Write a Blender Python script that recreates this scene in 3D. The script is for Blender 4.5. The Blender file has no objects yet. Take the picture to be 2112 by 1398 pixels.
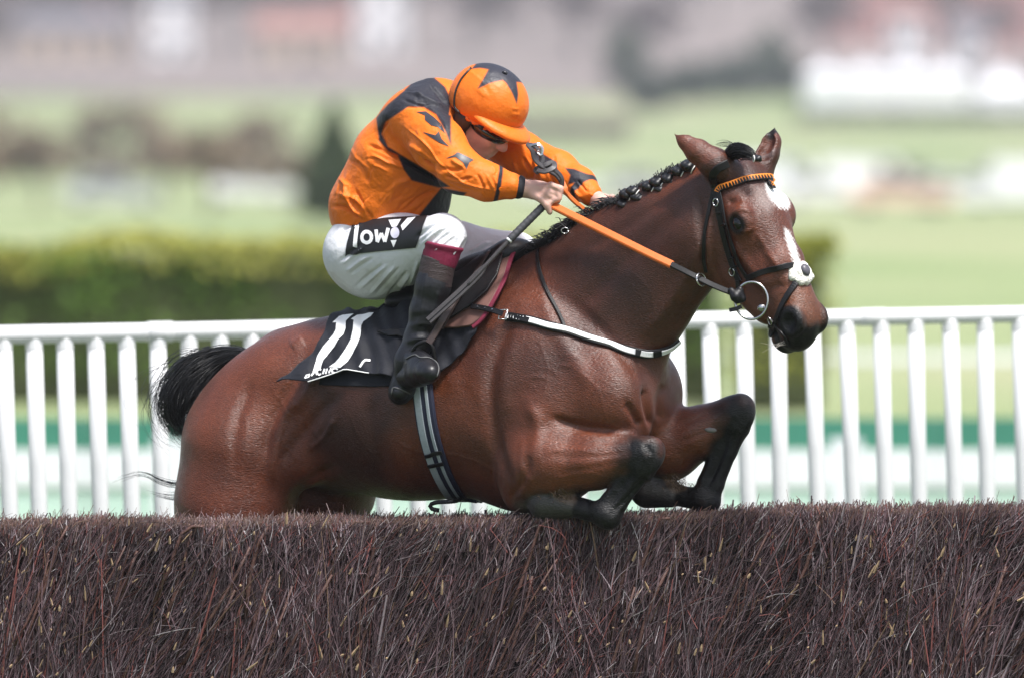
import bpy, bmesh, math, random
import numpy as np
from mathutils import Vector, Matrix
from mathutils.bvhtree import BVHTree

random.seed(11)
RNG = np.random.default_rng(7)
sc = bpy.context.scene

# ------------------------------------------------------------------ camera, sky, sun, exposure
FPX = 20100.0                      # focal length in photo pixels (2112 wide)
CAM = np.array((0.0, -30.0, 2.72))
PITCH = 549.0 / FPX
cam_data = bpy.data.cameras.new('camera')
cam_data.sensor_width = 36.0
cam_data.lens = 36.0 * FPX / 2112.0
cam_data.clip_start = 1.0
cam_data.clip_end = 9000.0
cam_data.dof.use_dof = True
cam_data.dof.focus_distance = 29.65
cam_data.dof.aperture_fstop = 2.8
cam = bpy.data.objects.new('camera', cam_data)
sc.collection.objects.link(cam)
cam.location = CAM
cam.rotation_euler = (math.pi / 2 - math.atan(PITCH), 0, 0)
sc.camera = cam

SUN_EL, SUN_AZ = math.radians(64), math.radians(32)   # azimuth measured from the camera's side towards the right
world = bpy.data.worlds.new('World')
sc.world = world
world.use_nodes = True
wn = world.node_tree
sky_tex = wn.nodes.new('ShaderNodeTexSky')
sky_tex.sky_type = 'NISHITA'
sky_tex.sun_disc = False
sky_tex.sun_elevation = SUN_EL
sky_tex.sun_rotation = math.pi - SUN_AZ
sky_tex.air_density = 1.0
sky_tex.dust_density = 3.0
sky_tex.ozone_density = 1.0
bgn = wn.nodes['Background']
bgn.inputs['Strength'].default_value = 0.055
hsv = wn.nodes.new('ShaderNodeHueSaturation')        # thin white overcast: the blue of the sky is greyed everywhere
hsv.inputs['Saturation'].default_value = 0.75
wn.links.new(sky_tex.outputs[0], hsv.inputs['Color'])
wn.links.new(hsv.outputs[0], bgn.inputs['Color'])

sun_data = bpy.data.lights.new('sun', 'SUN')
sun_data.energy = 1.5
sun_data.angle = math.radians(11)
sun_data.color = (1.0, 0.98, 0.95)
sun = bpy.data.objects.new('sun', sun_data)
sc.collection.objects.link(sun)
sdir = Vector((math.sin(SUN_AZ) * math.cos(SUN_EL), -math.cos(SUN_AZ) * math.cos(SUN_EL), math.sin(SUN_EL)))
sun.rotation_euler = sdir.to_track_quat('Z', 'Y').to_euler()

sc.view_settings.view_transform = 'Standard'
sc.view_settings.look = 'None'
sc.view_settings.exposure = 1.9
sc.view_settings.gamma = 1.0
sc.view_settings.use_curve_mapping = False

# ------------------------------------------------------------------ helpers: space
CP, SP_ = math.cos(math.atan(PITCH)), math.sin(math.atan(PITCH))
FWD = np.array((0, CP, -SP_)); UPV = np.array((0, SP_, CP))

def ray(px, py):
    return FWD + np.array((1.0, 0, 0)) * ((px - 1056.0) / FPX) + UPV * ((699.0 - py) / FPX)

def P(px, py, Y):
    """world point seen at photo pixel (px,py) at depth Y (metres behind the focus plane)"""
    d = ray(px, py)
    return CAM + d * ((Y - CAM[1]) / d[1])

def proj(V):
    q = np.asarray(V) - CAM
    dep = q @ FWD
    return 1056.0 + FPX * q[..., 0] / dep, 699.0 - FPX * (q @ UPV) / dep

def nrm(v):
    v = np.asarray(v, float)
    return v / np.linalg.norm(v)

# ------------------------------------------------------------------ helpers: objects
def link(o, parent=None):
    sc.collection.objects.link(o)
    if parent is not None:
        o.parent = parent
    return o

def tag(o, label=None, cat=None, group=None, kind=None):
    if label: o['label'] = label
    if cat: o['category'] = cat
    if group: o['group'] = group
    if kind: o['kind'] = kind
    return o

def empty(name, loc, label=None, cat=None, group=None):
    o = bpy.data.objects.new(name, None)
    o.empty_display_size = 0.1
    o.location = loc
    link(o)
    return tag(o, label, cat, group)

def np_mesh(name, V, F, mat=None, parent=None, smooth=True, col=None):
    """V (n,3), F (m,k) one polygon size, world coordinates; parent's location is subtracted"""
    V = np.asarray(V, dtype=np.float64)
    me = bpy.data.meshes.new(name)
    F = np.asarray(F, dtype=np.int32)
    off = np.zeros(3)
    if parent is not None:
        q = parent
        while q is not None:
            off += np.array(q.location); q = q.parent
    me.vertices.add(len(V)); me.vertices.foreach_set('co', (V - off).astype(np.float32).ravel())
    k = F.shape[1]
    me.loops.add(F.size); me.loops.foreach_set('vertex_index', F.ravel())
    me.polygons.add(len(F))
    me.polygons.foreach_set('loop_start', np.arange(0, F.size, k, dtype=np.int32))
    me.polygons.foreach_set('loop_total', np.full(len(F), k, dtype=np.int32))
    me.polygons.foreach_set('use_smooth', np.full(len(F), smooth))
    if col is not None:
        a = me.color_attributes.new('Col', 'FLOAT_COLOR', 'POINT')
        c = np.ones((len(V), 4), np.float32); c[:, :3] = col
        a.data.foreach_set('color', c.ravel())
    me.update(calc_edges=True); me.validate()
    if mat: me.materials.append(mat)
    o = bpy.data.objects.new(name, me)
    return link(o, parent)

class MB:
    """collects polygons of any size into one mesh"""
    def __init__(s): s.v = []; s.f = []
    def add(s, vs, fs):
        b = len(s.v); s.v += [tuple(v) for v in vs]; s.f += [tuple(i + b for i in f) for f in fs]
    def box(s, c, h, R=None):
        c = np.array(c, float); h = np.array(h, float)
        vs = []
        for z in (-1, 1):
            for x, y in ((-1, -1), (1, -1), (1, 1), (-1, 1)):
                q = np.array((x, y, z)) * h
                if R is not None: q = R @ q
                vs.append(c + q)
        s.add(vs, [(3, 2, 1, 0), (4, 5, 6, 7), (0, 1, 5, 4), (1, 2, 6, 5), (2, 3, 7, 6), (3, 0, 4, 7)])
    def tube(s, pts, rad, n=8, cap=True):
        V, F, E = tube_arrays(pts, rad, n)
        s.add(V, [tuple(f) for f in F])
        if cap:
            m = len(pts); b = len(s.v) - m * n
            s.f.append(tuple(b + i for i in range(n))[::-1]); s.f.append(tuple(b + (m - 1) * n + i for i in range(n)))
    def build(s, name, mat, parent=None, smooth=False):
        me = bpy.data.meshes.new(name)
        off = np.zeros(3); q = parent
        while q is not None:
            off += np.array(q.location); q = q.parent
        me.from_pydata([tuple(np.array(v) - off) for v in s.v], [], s.f)
        me.update()
        if smooth: me.polygons.foreach_set('use_smooth', [True] * len(me.polygons))
        if mat: me.materials.append(mat)
        o = bpy.data.objects.new(name, me)
        return link(o, parent)

def spline(pts, n):
    """Catmull-Rom through pts (k,d) -> n samples"""
    p = np.asarray(pts, float)
    if len(p) == 2:
        t = np.linspace(0, 1, n)[:, None]
        return p[0] * (1 - t) + p[1] * t
    q = np.vstack([2 * p[0] - p[1], p, 2 * p[-1] - p[-2]])
    L = np.concatenate([[0], np.cumsum(np.linalg.norm(np.diff(p, axis=0), axis=1) + 1e-9)])
    u = np.linspace(0, L[-1], n)
    i = np.clip(np.searchsorted(L, u, side='right') - 1, 0, len(p) - 2)
    t = ((u - L[i]) / (L[i + 1] - L[i]))[:, None]
    a, b, c, d = q[i], q[i + 1], q[i + 2], q[i + 3]
    return 0.5 * (2 * b + (c - a) * t + (2 * a - 5 * b + 4 * c - d) * t ** 2 + (3 * b - a - 3 * c + d) * t ** 3)

def frames(pts, up=(0.1, -0.95, 0.2)):
    p = np.asarray(pts, float)
    t = np.gradient(p, axis=0); t /= np.linalg.norm(t, axis=1)[:, None] + 1e-12
    u = np.tile(nrm(up), (len(p), 1))
    u = u - t * (t * u).sum(1)[:, None]
    bad = np.linalg.norm(u, axis=1) < 1e-3
    u[bad] = np.cross(t[bad], (0.3, 0.2, 0.9))
    u /= np.linalg.norm(u, axis=1)[:, None]
    return t, u, np.cross(t, u)

def tube_arrays(pts, rad, n=8, flat=1.0, ups=None):
    p = np.asarray(pts, float); m = len(p)
    r = np.broadcast_to(np.asarray(rad, float), (m,))
    t, u, w = frames(p)
    if ups is not None:
        u = ups - t * (t * ups).sum(1)[:, None]; u /= np.linalg.norm(u, axis=1)[:, None]; w = np.cross(t, u)
    a = np.linspace(0, 2 * math.pi, n, endpoint=False)
    V = p[:, None, :] + r[:, None, None] * (np.cos(a)[None, :, None] * u[:, None, :] * flat + np.sin(a)[None, :, None] * w[:, None, :])
    i = np.arange(m - 1)[:, None] * n; j = np.arange(n)[None, :]; j2 = (j + 1) % n
    F = np.stack([i + j, i + j2, i + n + j2, i + n + j], -1).reshape(-1, 4)
    return V.reshape(-1, 3), F, None

def tube_obj(name, pts, rad, mat, parent=None, n=10, flat=1.0, ups=None):
    m = MB(); V, F, _ = tube_arrays(pts, rad, n, flat, ups)
    m.add(V, [tuple(f) for f in F]); k = len(pts)
    m.f.append(tuple(range(n))[::-1]); m.f.append(tuple((k - 1) * n + i for i in range(n)))
    return m.build(name, mat, parent, smooth=True)

def ribbon_arrays(pts, nor, width, thick):
    """flat strap: rectangular section with softened corners, nor = outward normals"""
    p = np.asarray(pts, float); m = len(p)
    t = np.gradient(p, axis=0); t /= np.linalg.norm(t, axis=1)[:, None] + 1e-12
    u = nor - t * (t * nor).sum(1)[:, None]; u /= np.linalg.norm(u, axis=1)[:, None] + 1e-12
    w = np.cross(t, u)
    wd = np.broadcast_to(np.asarray(width, float), (m,)) / 2; th = np.broadcast_to(np.asarray(thick, float), (m,)) / 2
    prof = [(-1, -1), (-1, .3), (-.8, 1), (.8, 1), (1, .3), (1, -1)]
    V = np.stack([p + w * (a * wd)[:, None] + u * (b * th)[:, None] for a, b in prof], 1)
    n = len(prof)
    i = np.arange(m - 1)[:, None] * n; j = np.arange(n)[None, :]; j2 = (j + 1) % n
    F = np.stack([i + j, i + j2, i + n + j2, i + n + j], -1).reshape(-1, 4)
    caps = [tuple(range(n))[::-1], tuple((m - 1) * n + k for k in range(n))]
    return V.reshape(-1, 3), F, caps

def ribbon_obj(name, pts, nor, width, thick, mat, parent=None):
    V, F, caps = ribbon_arrays(pts, nor, width, thick)
    m = MB(); m.add(V, [tuple(f) for f in F] + caps)
    return m.build(name, mat, parent, smooth=False)

# ------------------------------------------------------------------ helpers: blended solids
class Solid:
    """distance field on a grid; organic bodies are blended from tapered limbs and ellipsoids, then meshed"""
    def __init__(s, lo, hi, vs):
        s.lo = np.array(lo, float); s.vs = vs
        s.n = np.ceil((np.array(hi) - s.lo) / vs).astype(int) + 1
        s.d = np.full(s.n, 0.2, np.float32)
        s.ax = [(s.lo[i] + vs * np.arange(s.n[i])).astype(np.float32) for i in range(3)]
    def box(s, lo, hi):
        a = np.clip(np.floor((np.array(lo) - s.lo) / s.vs).astype(int), 0, s.n)
        b = np.clip(np.ceil((np.array(hi) - s.lo) / s.vs).astype(int) + 1, 0, s.n)
        sl = tuple(slice(a[i], b[i]) for i in range(3))
        X = s.ax[0][sl[0]][:, None, None]; Y = s.ax[1][sl[1]][None, :, None]; Z = s.ax[2][sl[2]][None, None, :]
        return sl, X, Y, Z
    def merge(s, sl, b, k, op):
        a = s.d[sl]
        if a.size == 0: return
        if op == 'add':
            h = np.clip(0.5 + 0.5 * (a - b) / k, 0, 1)
            s.d[sl] = a + (b - a) * h - k * h * (1 - h)
        else:
            b = -b
            h = np.clip(0.5 - 0.5 * (a - b) / k, 0, 1)
            s.d[sl] = a + (b - a) * h + k * h * (1 - h)
    def cone(s, a, ra, b, rb, k=0.03, lat=None, fac=1.0, op='add'):
        a = np.array(a, float); b = np.array(b, float); r = max(ra, rb) + k + 0.02
        sl, X, Y, Z = s.box(np.minimum(a, b) - r, np.maximum(a, b) + r)
        ba = b - a
        x, y, z = X - np.float32(a[0]), Y - np.float32(a[1]), Z - np.float32(a[2])
        if lat is not None:
            l = nrm(lat); bl = ba + l * (ba @ l) * (fac - 1)
            q = (x * np.float32(l[0]) + y * np.float32(l[1]) + z * np.float32(l[2])) * np.float32(fac - 1)
            x = x + q * np.float32(l[0]); y = y + q * np.float32(l[1]); z = z + q * np.float32(l[2]); ba = bl
        L2 = max(float(ba @ ba), 1e-9)
        t = np.clip((x * np.float32(ba[0]) + y * np.float32(ba[1]) + z * np.float32(ba[2])) / np.float32(L2), 0, 1)
        d = np.sqrt((x - t * np.float32(ba[0])) ** 2 + (y - t * np.float32(ba[1])) ** 2 + (z - t * np.float32(ba[2])) ** 2) - (ra + (rb - ra) * t)
        s.merge(sl, (d / max(1.0, fac) ** 0.5 if fac > 1 else d).astype(np.float32), k, op)
    def chain(s, pts, k=0.03, **kw):
        """pts: [(point, radius), ...]"""
        for (a, ra), (b, rb) in zip(pts[:-1], pts[1:]):
            s.cone(a, ra, b, rb, k, **kw)
    def ell(s, c, rad, axes=None, k=0.04, op='add'):
        c = np.array(c, float); rad = np.array(rad, float)
        A = np.eye(3) if axes is None else np.array([nrm(v) for v in axes])
        e = np.sqrt(((A.T * rad) ** 2).sum(1)) + k + 0.02
        sl, X, Y, Z = s.box(c - e, c + e)
        x, y, z = X - np.float32(c[0]), Y - np.float32(c[1]), Z - np.float32(c[2])
        k0 = 0; k1 = 0
        for i in range(3):
            q = (x * np.float32(A[i][0]) + y * np.float32(A[i][1]) + z * np.float32(A[i][2])) / np.float32(rad[i])
            k0 = k0 + q * q; k1 = k1 + (q / np.float32(rad[i])) ** 2
        k0 = np.sqrt(k0); k1 = np.sqrt(k1) + 1e-6
        s.merge(sl, (k0 * (k0 - 1) / k1).astype(np.float32), k, op)
    def mesh(s, smooth=2):
        D = s.d; ins = D < 0
        ns = np.array(D.shape)
        cnt = np.zeros(ns - 1, np.int8)
        for dx in (0, 1):
            for dy in (0, 1):
                for dz in (0, 1):
                    cnt += ins[dx:ns[0] - 1 + dx, dy:ns[1] - 1 + dy, dz:ns[2] - 1 + dz]
        act = np.argwhere((cnt > 0) & (cnt < 8))
        idx = np.full(ns - 1, -1, np.int32)
        idx[tuple(act.T)] = np.arange(len(act))
        acc = np.zeros((len(act), 3)); num = np.zeros(len(act))
        for ax in range(3):
            o1, o2 = [i for i in range(3) if i != ax]
            for u in (0, 1):
                for v in (0, 1):
                    a = act.copy(); a[:, o1] += u; a[:, o2] += v
                    b = a.copy(); b[:, ax] += 1
                    da = D[tuple(a.T)]; db = D[tuple(b.T)]
                    m = (da < 0) != (db < 0)
                    t = np.where(m, da / np.where(m, da - db, 1), 0)
                    pt = (a - act).astype(float); pt[:, ax] += t
                    acc[m] += pt[m]; num[m] += 1
        V = s.lo + s.vs * (act + acc / num[:, None])
        F = []
        for ax in range(3):
            o1, o2 = (ax + 1) % 3, (ax + 2) % 3
            slA = [slice(None)] * 3; slB = [slice(None)] * 3
            slA[ax] = slice(0, -1); slB[ax] = slice(1, None)
            A = ins[tuple(slA)]; B = ins[tuple(slB)]
            e = np.argwhere(A != B)
            e = e[(e[:, o1] > 0) & (e[:, o2] > 0) & (e[:, o1] < ns[o1] - 1) & (e[:, o2] < ns[o2] - 1)]
            fl = A[tuple(e.T)]
            c = []
            for u, v in ((-1, -1), (0, -1), (0, 0), (-1, 0)):
                q = e.copy(); q[:, o1] += u; q[:, o2] += v
                c.append(idx[tuple(q.T)])
            f = np.stack(c, 1)
            f[~fl] = f[~fl][:, ::-1]
            F.append(f)
        F = np.concatenate(F)
        F = F[(F >= 0).all(1)]
        V = lap(V, F, smooth)
        return V, F

def lap(V, F, it, lam=0.5):
    e = np.concatenate([F[:, [i, (i + 1) % F.shape[1]]] for i in range(F.shape[1])])
    n = len(V); deg = np.bincount(e.ravel(), minlength=n).astype(float); deg[deg == 0] = 1
    for _ in range(it):
        S = np.stack([np.bincount(e[:, 0], V[e[:, 1], i], n) + np.bincount(e[:, 1], V[e[:, 0], i], n) for i in range(3)], 1)
        V = V + lam * (S / deg[:, None] - V)
    return V

def normals(V, F):
    a, b, c = V[F[:, 0]], V[F[:, 1]], V[F[:, 2]]
    d = V[F[:, 3]] if F.shape[1] > 3 else a
    fn = np.cross(c - a, d - b) if F.shape[1] > 3 else np.cross(b - a, c - a)
    N = np.zeros_like(V)
    for i in range(F.shape[1]):
        for j in range(3):
            N[:, j] += np.bincount(F[:, i], fn[:, j], len(V))
    return N / (np.linalg.norm(N, axis=1)[:, None] + 1e-12)

def seg_dist(x, y, pts):
    """distance from points (x,y) to polyline, plus running parameter 0..1"""
    p = np.asarray(pts, float); best = np.full(x.shape, 1e9); par = np.zeros(x.shape)
    n = len(p) - 1
    for i in range(n):
        a, b = p[i], p[i + 1]; d = b - a; L = max(d @ d, 1e-9)
        t = np.clip(((x - a[0]) * d[0] + (y - a[1]) * d[1]) / L, 0, 1)
        q = np.hypot(x - a[0] - t * d[0], y - a[1] - t * d[1])
        m = q < best
        best[m] = q[m]; par[m] = (i + t[m]) / n
    return best, par

def in_poly(x, y, poly):
    p = np.asarray(poly, float); r = np.zeros(x.shape, bool); j = len(p) - 1
    for i in range(len(p)):
        c = ((p[i, 1] > y) != (p[j, 1] > y)) & (x < (p[j, 0] - p[i, 0]) * (y - p[i, 1]) / (p[j, 1] - p[i, 1] + 1e-12) + p[i, 0])
        r ^= c; j = i
    return r

def poly_mask(x, y, poly, soft=3.0):
    d, _ = seg_dist(x, y, list(poly) + [poly[0]])
    s = np.where(in_poly(x, y, poly), d, -d)
    return np.clip(0.5 + s / (2 * soft), 0, 1)

def sculpt(V, F, strokes, face=0.0):
    """raise (+) or sink (-) the surface along strokes: (points, width px, height mm), on the side that faces the rail-side viewer"""
    N = normals(V, F); x, y = proj(V)
    w = np.clip((-N[:, 1] - face + 0.25) / 0.5, 0, 1)
    off = np.zeros(len(V))
    for pts, wd, h in strokes:
        p = spline(pts, max(2, 5 * len(pts)))
        m = (x > p[:, 0].min() - 3 * wd) & (x < p[:, 0].max() + 3 * wd) & (y > p[:, 1].min() - 3 * wd) & (y < p[:, 1].max() + 3 * wd) & (w > 0)
        if not m.any(): continue
        d, t = seg_dist(x[m], y[m], p)
        taper = np.clip(np.minimum(t, 1 - t) * 5 + 0.25, 0, 1)
        off[m] += h / 1000.0 * np.exp(-(d / wd) ** 2) * taper * w[m]
    return V + N * off[:, None]

def bvh_of(V, F):
    return BVHTree.FromPolygons([tuple(v) for v in V], [tuple(int(i) for i in f) for f in F])

def hit(bvh, px, py, off=0.0, Y=None):
    """point on a solid under the photo's pixel, with its normal"""
    d = Vector(ray(px, py)).normalized()
    loc, n, i, dist = bvh.ray_cast(Vector(CAM), d)
    if loc is None:
        if Y is None:
            loc, n, i, dist = bvh.find_nearest(Vector(P(px, py, HITY[0])))
            return np.array(loc) + np.array(n) * off, np.array(n)
        return P(px, py, Y), np.array((0, -1.0, 0.1))
    if n.dot(d) > 0: n = -n
    return np.array(loc) + np.array(n) * off, np.array(n)
HITY = [0.0]

def strap_path(bvh, pts, n, off, sm=3):
    """px points (x,y) lie on the solid, (x,y,Y) hang free"""
    full = []
    for q in pts:
        if len(q) == 3: full.append((np.array(P(*q)), np.array((0.1, -0.97, 0.2))))
        else: full.append(None)
    xy = spline([q[:2] for q in pts], n)
    # free flags interpolated
    L = np.concatenate([[0], np.cumsum(np.linalg.norm(np.diff(np.array([q[:2] for q in pts], float), axis=0), axis=1))]); L /= L[-1]
    fr = np.interp(np.linspace(0, 1, n), L, [1.0 if len(q) == 3 else 0.0 for q in pts])
    yy = np.interp(np.linspace(0, 1, n), L, [q[2] if len(q) == 3 else hit(bvh, q[0], q[1])[0][1] for q in pts])
    A = []; N = []
    for i in range(n):
        if fr[i] > 0.02:
            A.append(P(xy[i, 0], xy[i, 1], yy[i])); N.append((0.05, -0.95, 0.3))
        else:
            p, q = hit(bvh, xy[i, 0], xy[i, 1], off); A.append(p); N.append(q)
    A = np.array(A); N = np.array(N)
    for _ in range(sm):
        A[1:-1] = A[1:-1] * .5 + (A[:-2] + A[2:]) * .25
        N[1:-1] = N[1:-1] * .5 + (N[:-2] + N[2:]) * .25
    N /= np.linalg.norm(N, axis=1)[:, None] + 1e-9
    return A, N

def decal(name, polys, bvh, off, mat, parent=None, seg=6.0, Y=None):
    """flat print: px polygons laid on the surface of a solid"""
    m = MB()
    for poly in polys:
        bm = bmesh.new()
        vs = [bm.verts.new((q[0], q[1], 0)) for q in poly]
        f = bm.faces.new(vs)
        bmesh.ops.triangulate(bm, faces=[f])
        for _ in range(5):
            es = [e for e in bm.edges if e.calc_length() > seg]
            if not es: break
            bmesh.ops.subdivide_edges(bm, edges=es, cuts=1)
            bmesh.ops.triangulate(bm, faces=[g for g in bm.faces if len(g.verts) > 3])
        bm.verts.index_update()
        m.add([hit(bvh, v.co.x, v.co.y, off, Y)[0] for v in bm.verts], [tuple(v.index for v in g.verts) for g in bm.faces])
        bm.free()
    return m.build(name, mat, parent, smooth=True)

# ------------------------------------------------------------------ helpers: materials
def mat_new(name):
    m = bpy.data.materials.new(name); m.use_nodes = True
    return m, m.node_tree, m.node_tree.nodes['Principled BSDF']

def mat(name, col, rough=0.6, metal=0.0, var=0.12, scale=30.0, bump=0.0, bscale=60.0, coat=0.0, sheen=0.0, spec=0.5, attr=False, stretch=None, trans=0.0, bdist=0.01, detail=4.0):
    """procedural surface: base colour (or the 'Col' attribute) with noise variation and fine relief"""
    m, nt, b = mat_new(name)
    N, L = nt.nodes, nt.links
    tc = N.new('ShaderNodeTexCoord'); mp = N.new('ShaderNodeMapping')
    L.new(tc.outputs['Object'], mp.inputs['Vector'])
    if stretch: mp.inputs['Scale'].default_value = stretch
    no = N.new('ShaderNodeTexNoise'); no.inputs['Scale'].default_value = scale; no.inputs['Detail'].default_value = detail
    L.new(mp.outputs[0], no.inputs['Vector'])
    rmp = N.new('ShaderNodeMapRange')
    rmp.inputs['To Min'].default_value = 1 - var * 1.6; rmp.inputs['To Max'].default_value = 1 + var * 1.6
    L.new(no.outputs['Fac'], rmp.inputs['Value'])
    mul = N.new('ShaderNodeVectorMath'); mul.operation = 'SCALE'
    if attr:
        at = N.new('ShaderNodeAttribute'); at.attribute_name = 'Col'
        L.new(at.outputs['Color'], mul.inputs[0])
    else:
        mul.inputs[0].default_value = col[:3]
    L.new(rmp.outputs[0], mul.inputs['Scale'])
    L.new(mul.outputs[0], b.inputs['Base Color'])
    b.inputs['Roughness'].default_value = rough; b.inputs['Metallic'].default_value = metal
    b.inputs['Specular IOR Level'].default_value = spec
    b.inputs['Coat Weight'].default_value = coat
    b.inputs['Sheen Weight'].default_value = sheen
    if bump:
        n2 = N.new('ShaderNodeTexNoise'); n2.inputs['Scale'].default_value = bscale; n2.inputs['Detail'].default_value = 5.0
        L.new(mp.outputs[0], n2.inputs['Vector'])
        bp = N.new('ShaderNodeBump'); bp.inputs['Strength'].default_value = bump; bp.inputs['Distance'].default_value = bdist
        L.new(n2.outputs['Fac'], bp.inputs['Height']); L.new(bp.outputs[0], b.inputs['Normal'])
    return m
# ------------------------------------------------------------------ ground and far country
def hill_z(X, D):
    """the course dips away into a shallow valley, then the hillside climbs"""
    v = np.interp(D, [-100, 110, 160, 230, 320, 420, 520, 620, 720, 850, 950], [0, 0, -.15, -.9, -2.1, -3.2, -3.9, -4.2, -3.9, -1.9, 0])
    t = np.clip((D - 900) / 2000.0, 0, 1)
    return v + 70.0 * t * t * (3 - 2 * t) * (1 + .10 * np.sin(X / 310.0 + 1.0) + .05 * np.sin(X / 120.0)) + 6 * t
def G(px, d, z=None):            # ground point under column px at distance d from the camera
    x = (px - 1056.0) / FPX * d
    return np.array((x, d - 30.0, float(hill_z(np.array(x), np.array(d))) if z is None else z))

def ground_material():
    m, nt, b = mat_new('turf')
    N, L = nt.nodes, nt.links
    tc = N.new('ShaderNodeTexCoord')
    def noise(scale, det=4):
        n = N.new('ShaderNodeTexNoise'); n.inputs['Scale'].default_value = scale; n.inputs['Detail'].default_value = det
        L.new(tc.outputs['Object'], n.inputs['Vector']); return n
    def ramp(src, stops):
        r = N.new('ShaderNodeValToRGB'); L.new(src, r.inputs['Fac'])
        while len(r.color_ramp.elements) < len(stops): r.color_ramp.elements.new(.5)
        for e, (p, c) in zip(r.color_ramp.elements, stops): e.position = p; e.color = (*c, 1)
        return r
    a = ramp(noise(.05, 6).outputs['Fac'], [(.30, (.18, .255, .095)), (.48, (.26, .32, .145)), (.60, (.35, .36, .20)), (.72, (.40, .35, .24))])
    f = ramp(noise(9.0, 5).outputs['Fac'], [(.3, (.62, .62, .62)), (.7, (1.3, 1.3, 1.3))])
    mx = N.new('ShaderNodeMix'); mx.data_type = 'RGBA'; mx.blend_type = 'MULTIPLY'; mx.inputs['Factor'].default_value = 1
    L.new(a.outputs[0], mx.inputs['A']); L.new(f.outputs[0], mx.inputs['B'])
    L.new(mx.outputs['Result'], b.inputs['Base Color'])
    b.inputs['Roughness'].default_value = .9
    bp = N.new('ShaderNodeBump'); bp.inputs['Strength'].default_value = .6; bp.inputs['Distance'].default_value = .05
    L.new(noise(30, 4).outputs['Fac'], bp.inputs['Height']); L.new(bp.outputs[0], b.inputs['Normal'])
    return m
M_turf = ground_material()
xs = np.concatenate([np.linspace(-2600, -300, 24), np.linspace(-250, 250, 41), np.linspace(300, 2600, 24)])
ds = np.concatenate([np.linspace(-60, 200, 40), np.linspace(210, 960, 60)])
GX, GD = np.meshgrid(xs, ds)
GZ = hill_z(GX, GD)
GV = np.stack([GX, GD - 30, GZ], -1).reshape(-1, 3)
nx = len(xs); ii = np.arange(len(ds) - 1)[:, None] * nx + np.arange(nx - 1)[None, :]
GF = np.stack([ii, ii + 1, ii + nx + 1, ii + nx], -1).reshape(-1, 4)
tag(np_mesh('ground', GV, GF, M_turf), kind='structure')
M_course = mat('dark_turf', (.050, .085, .022), rough=.9, var=.35, scale=6, bump=.5, bscale=40, bdist=.04)  # unseen near turf, added darker to cut ground bounce on the belly
cv = [(-60, -95, .004), (60, -95, .004), (60, 24.5, .004), (-60, 24.5, .004)]
tag(np_mesh('racecourse_turf', np.array(cv), np.array([[0, 1, 2, 3]]), M_course), kind='structure')
M_hill = mat('winter_hillside', (.215, .175, .160), rough=.95, var=.45, scale=.012, detail=6)
ds = np.concatenate([np.linspace(955, 3600, 70)])
GX, GD = np.meshgrid(xs, ds)
GV = np.stack([GX, GD - 30, hill_z(GX, GD) + .15], -1).reshape(-1, 3)
ii = np.arange(len(ds) - 1)[:, None] * nx + np.arange(nx - 1)[None, :]
tag(np_mesh('hillside', GV, np.stack([ii, ii + 1, ii + nx + 1, ii + nx], -1).reshape(-1, 4), M_hill), kind='structure')

# leaf clouds -------------------------------------------------------
def leaf_cloud(points, size, rng, cols=None, flat=.25):
    """one small quad per point, randomly turned"""
    n = len(points)
    a = rng.normal(size=(n, 3)); a /= np.linalg.norm(a, axis=1)[:, None]
    b = np.cross(a, rng.normal(size=(n, 3))); b /= np.linalg.norm(b, axis=1)[:, None] + 1e-9
    sz = size * rng.uniform(.6, 1.4, (n, 1))
    V = np.stack([points - a * sz - b * sz * .5, points + a * sz - b * sz * .5, points + a * sz + b * sz * .5, points - a * sz + b * sz * .5], 1).reshape(-1, 3)
    F = np.arange(4 * n).reshape(-1, 4)
    return V, F

def leaf_mat(name, c, var=.35, scale=3.0):
    m = mat(name, c, rough=.6, var=var, scale=scale, spec=.25)
    return m
M_hedge = leaf_mat('hedge_leaves', (.105, .185, .030))
M_hedge_y = leaf_mat('yellow_hedge_leaves', (.38, .37, .085))  # yellower leaves along the hedge top and upper front
M_gold = leaf_mat('golden_leaves', (.25, .26, .04))
M_everg = leaf_mat('evergreen_leaves', (.030, .055, .028))
M_yew = leaf_mat('yew_leaves', (.055, .085, .035))
M_bare = mat('bare_twigs', (.165, .128, .125), rough=.9, var=.3, scale=.4)
M_bare2 = mat('bare_brown_twigs', (.23, .175, .125), rough=.9, var=.3, scale=.6)
M_trunk = mat('bark', (.10, .08, .065), rough=.95, var=.3, scale=8)
M_core = mat('shaded_branches', (.05, .06, .022), rough=1, var=.3, scale=2)

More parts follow.
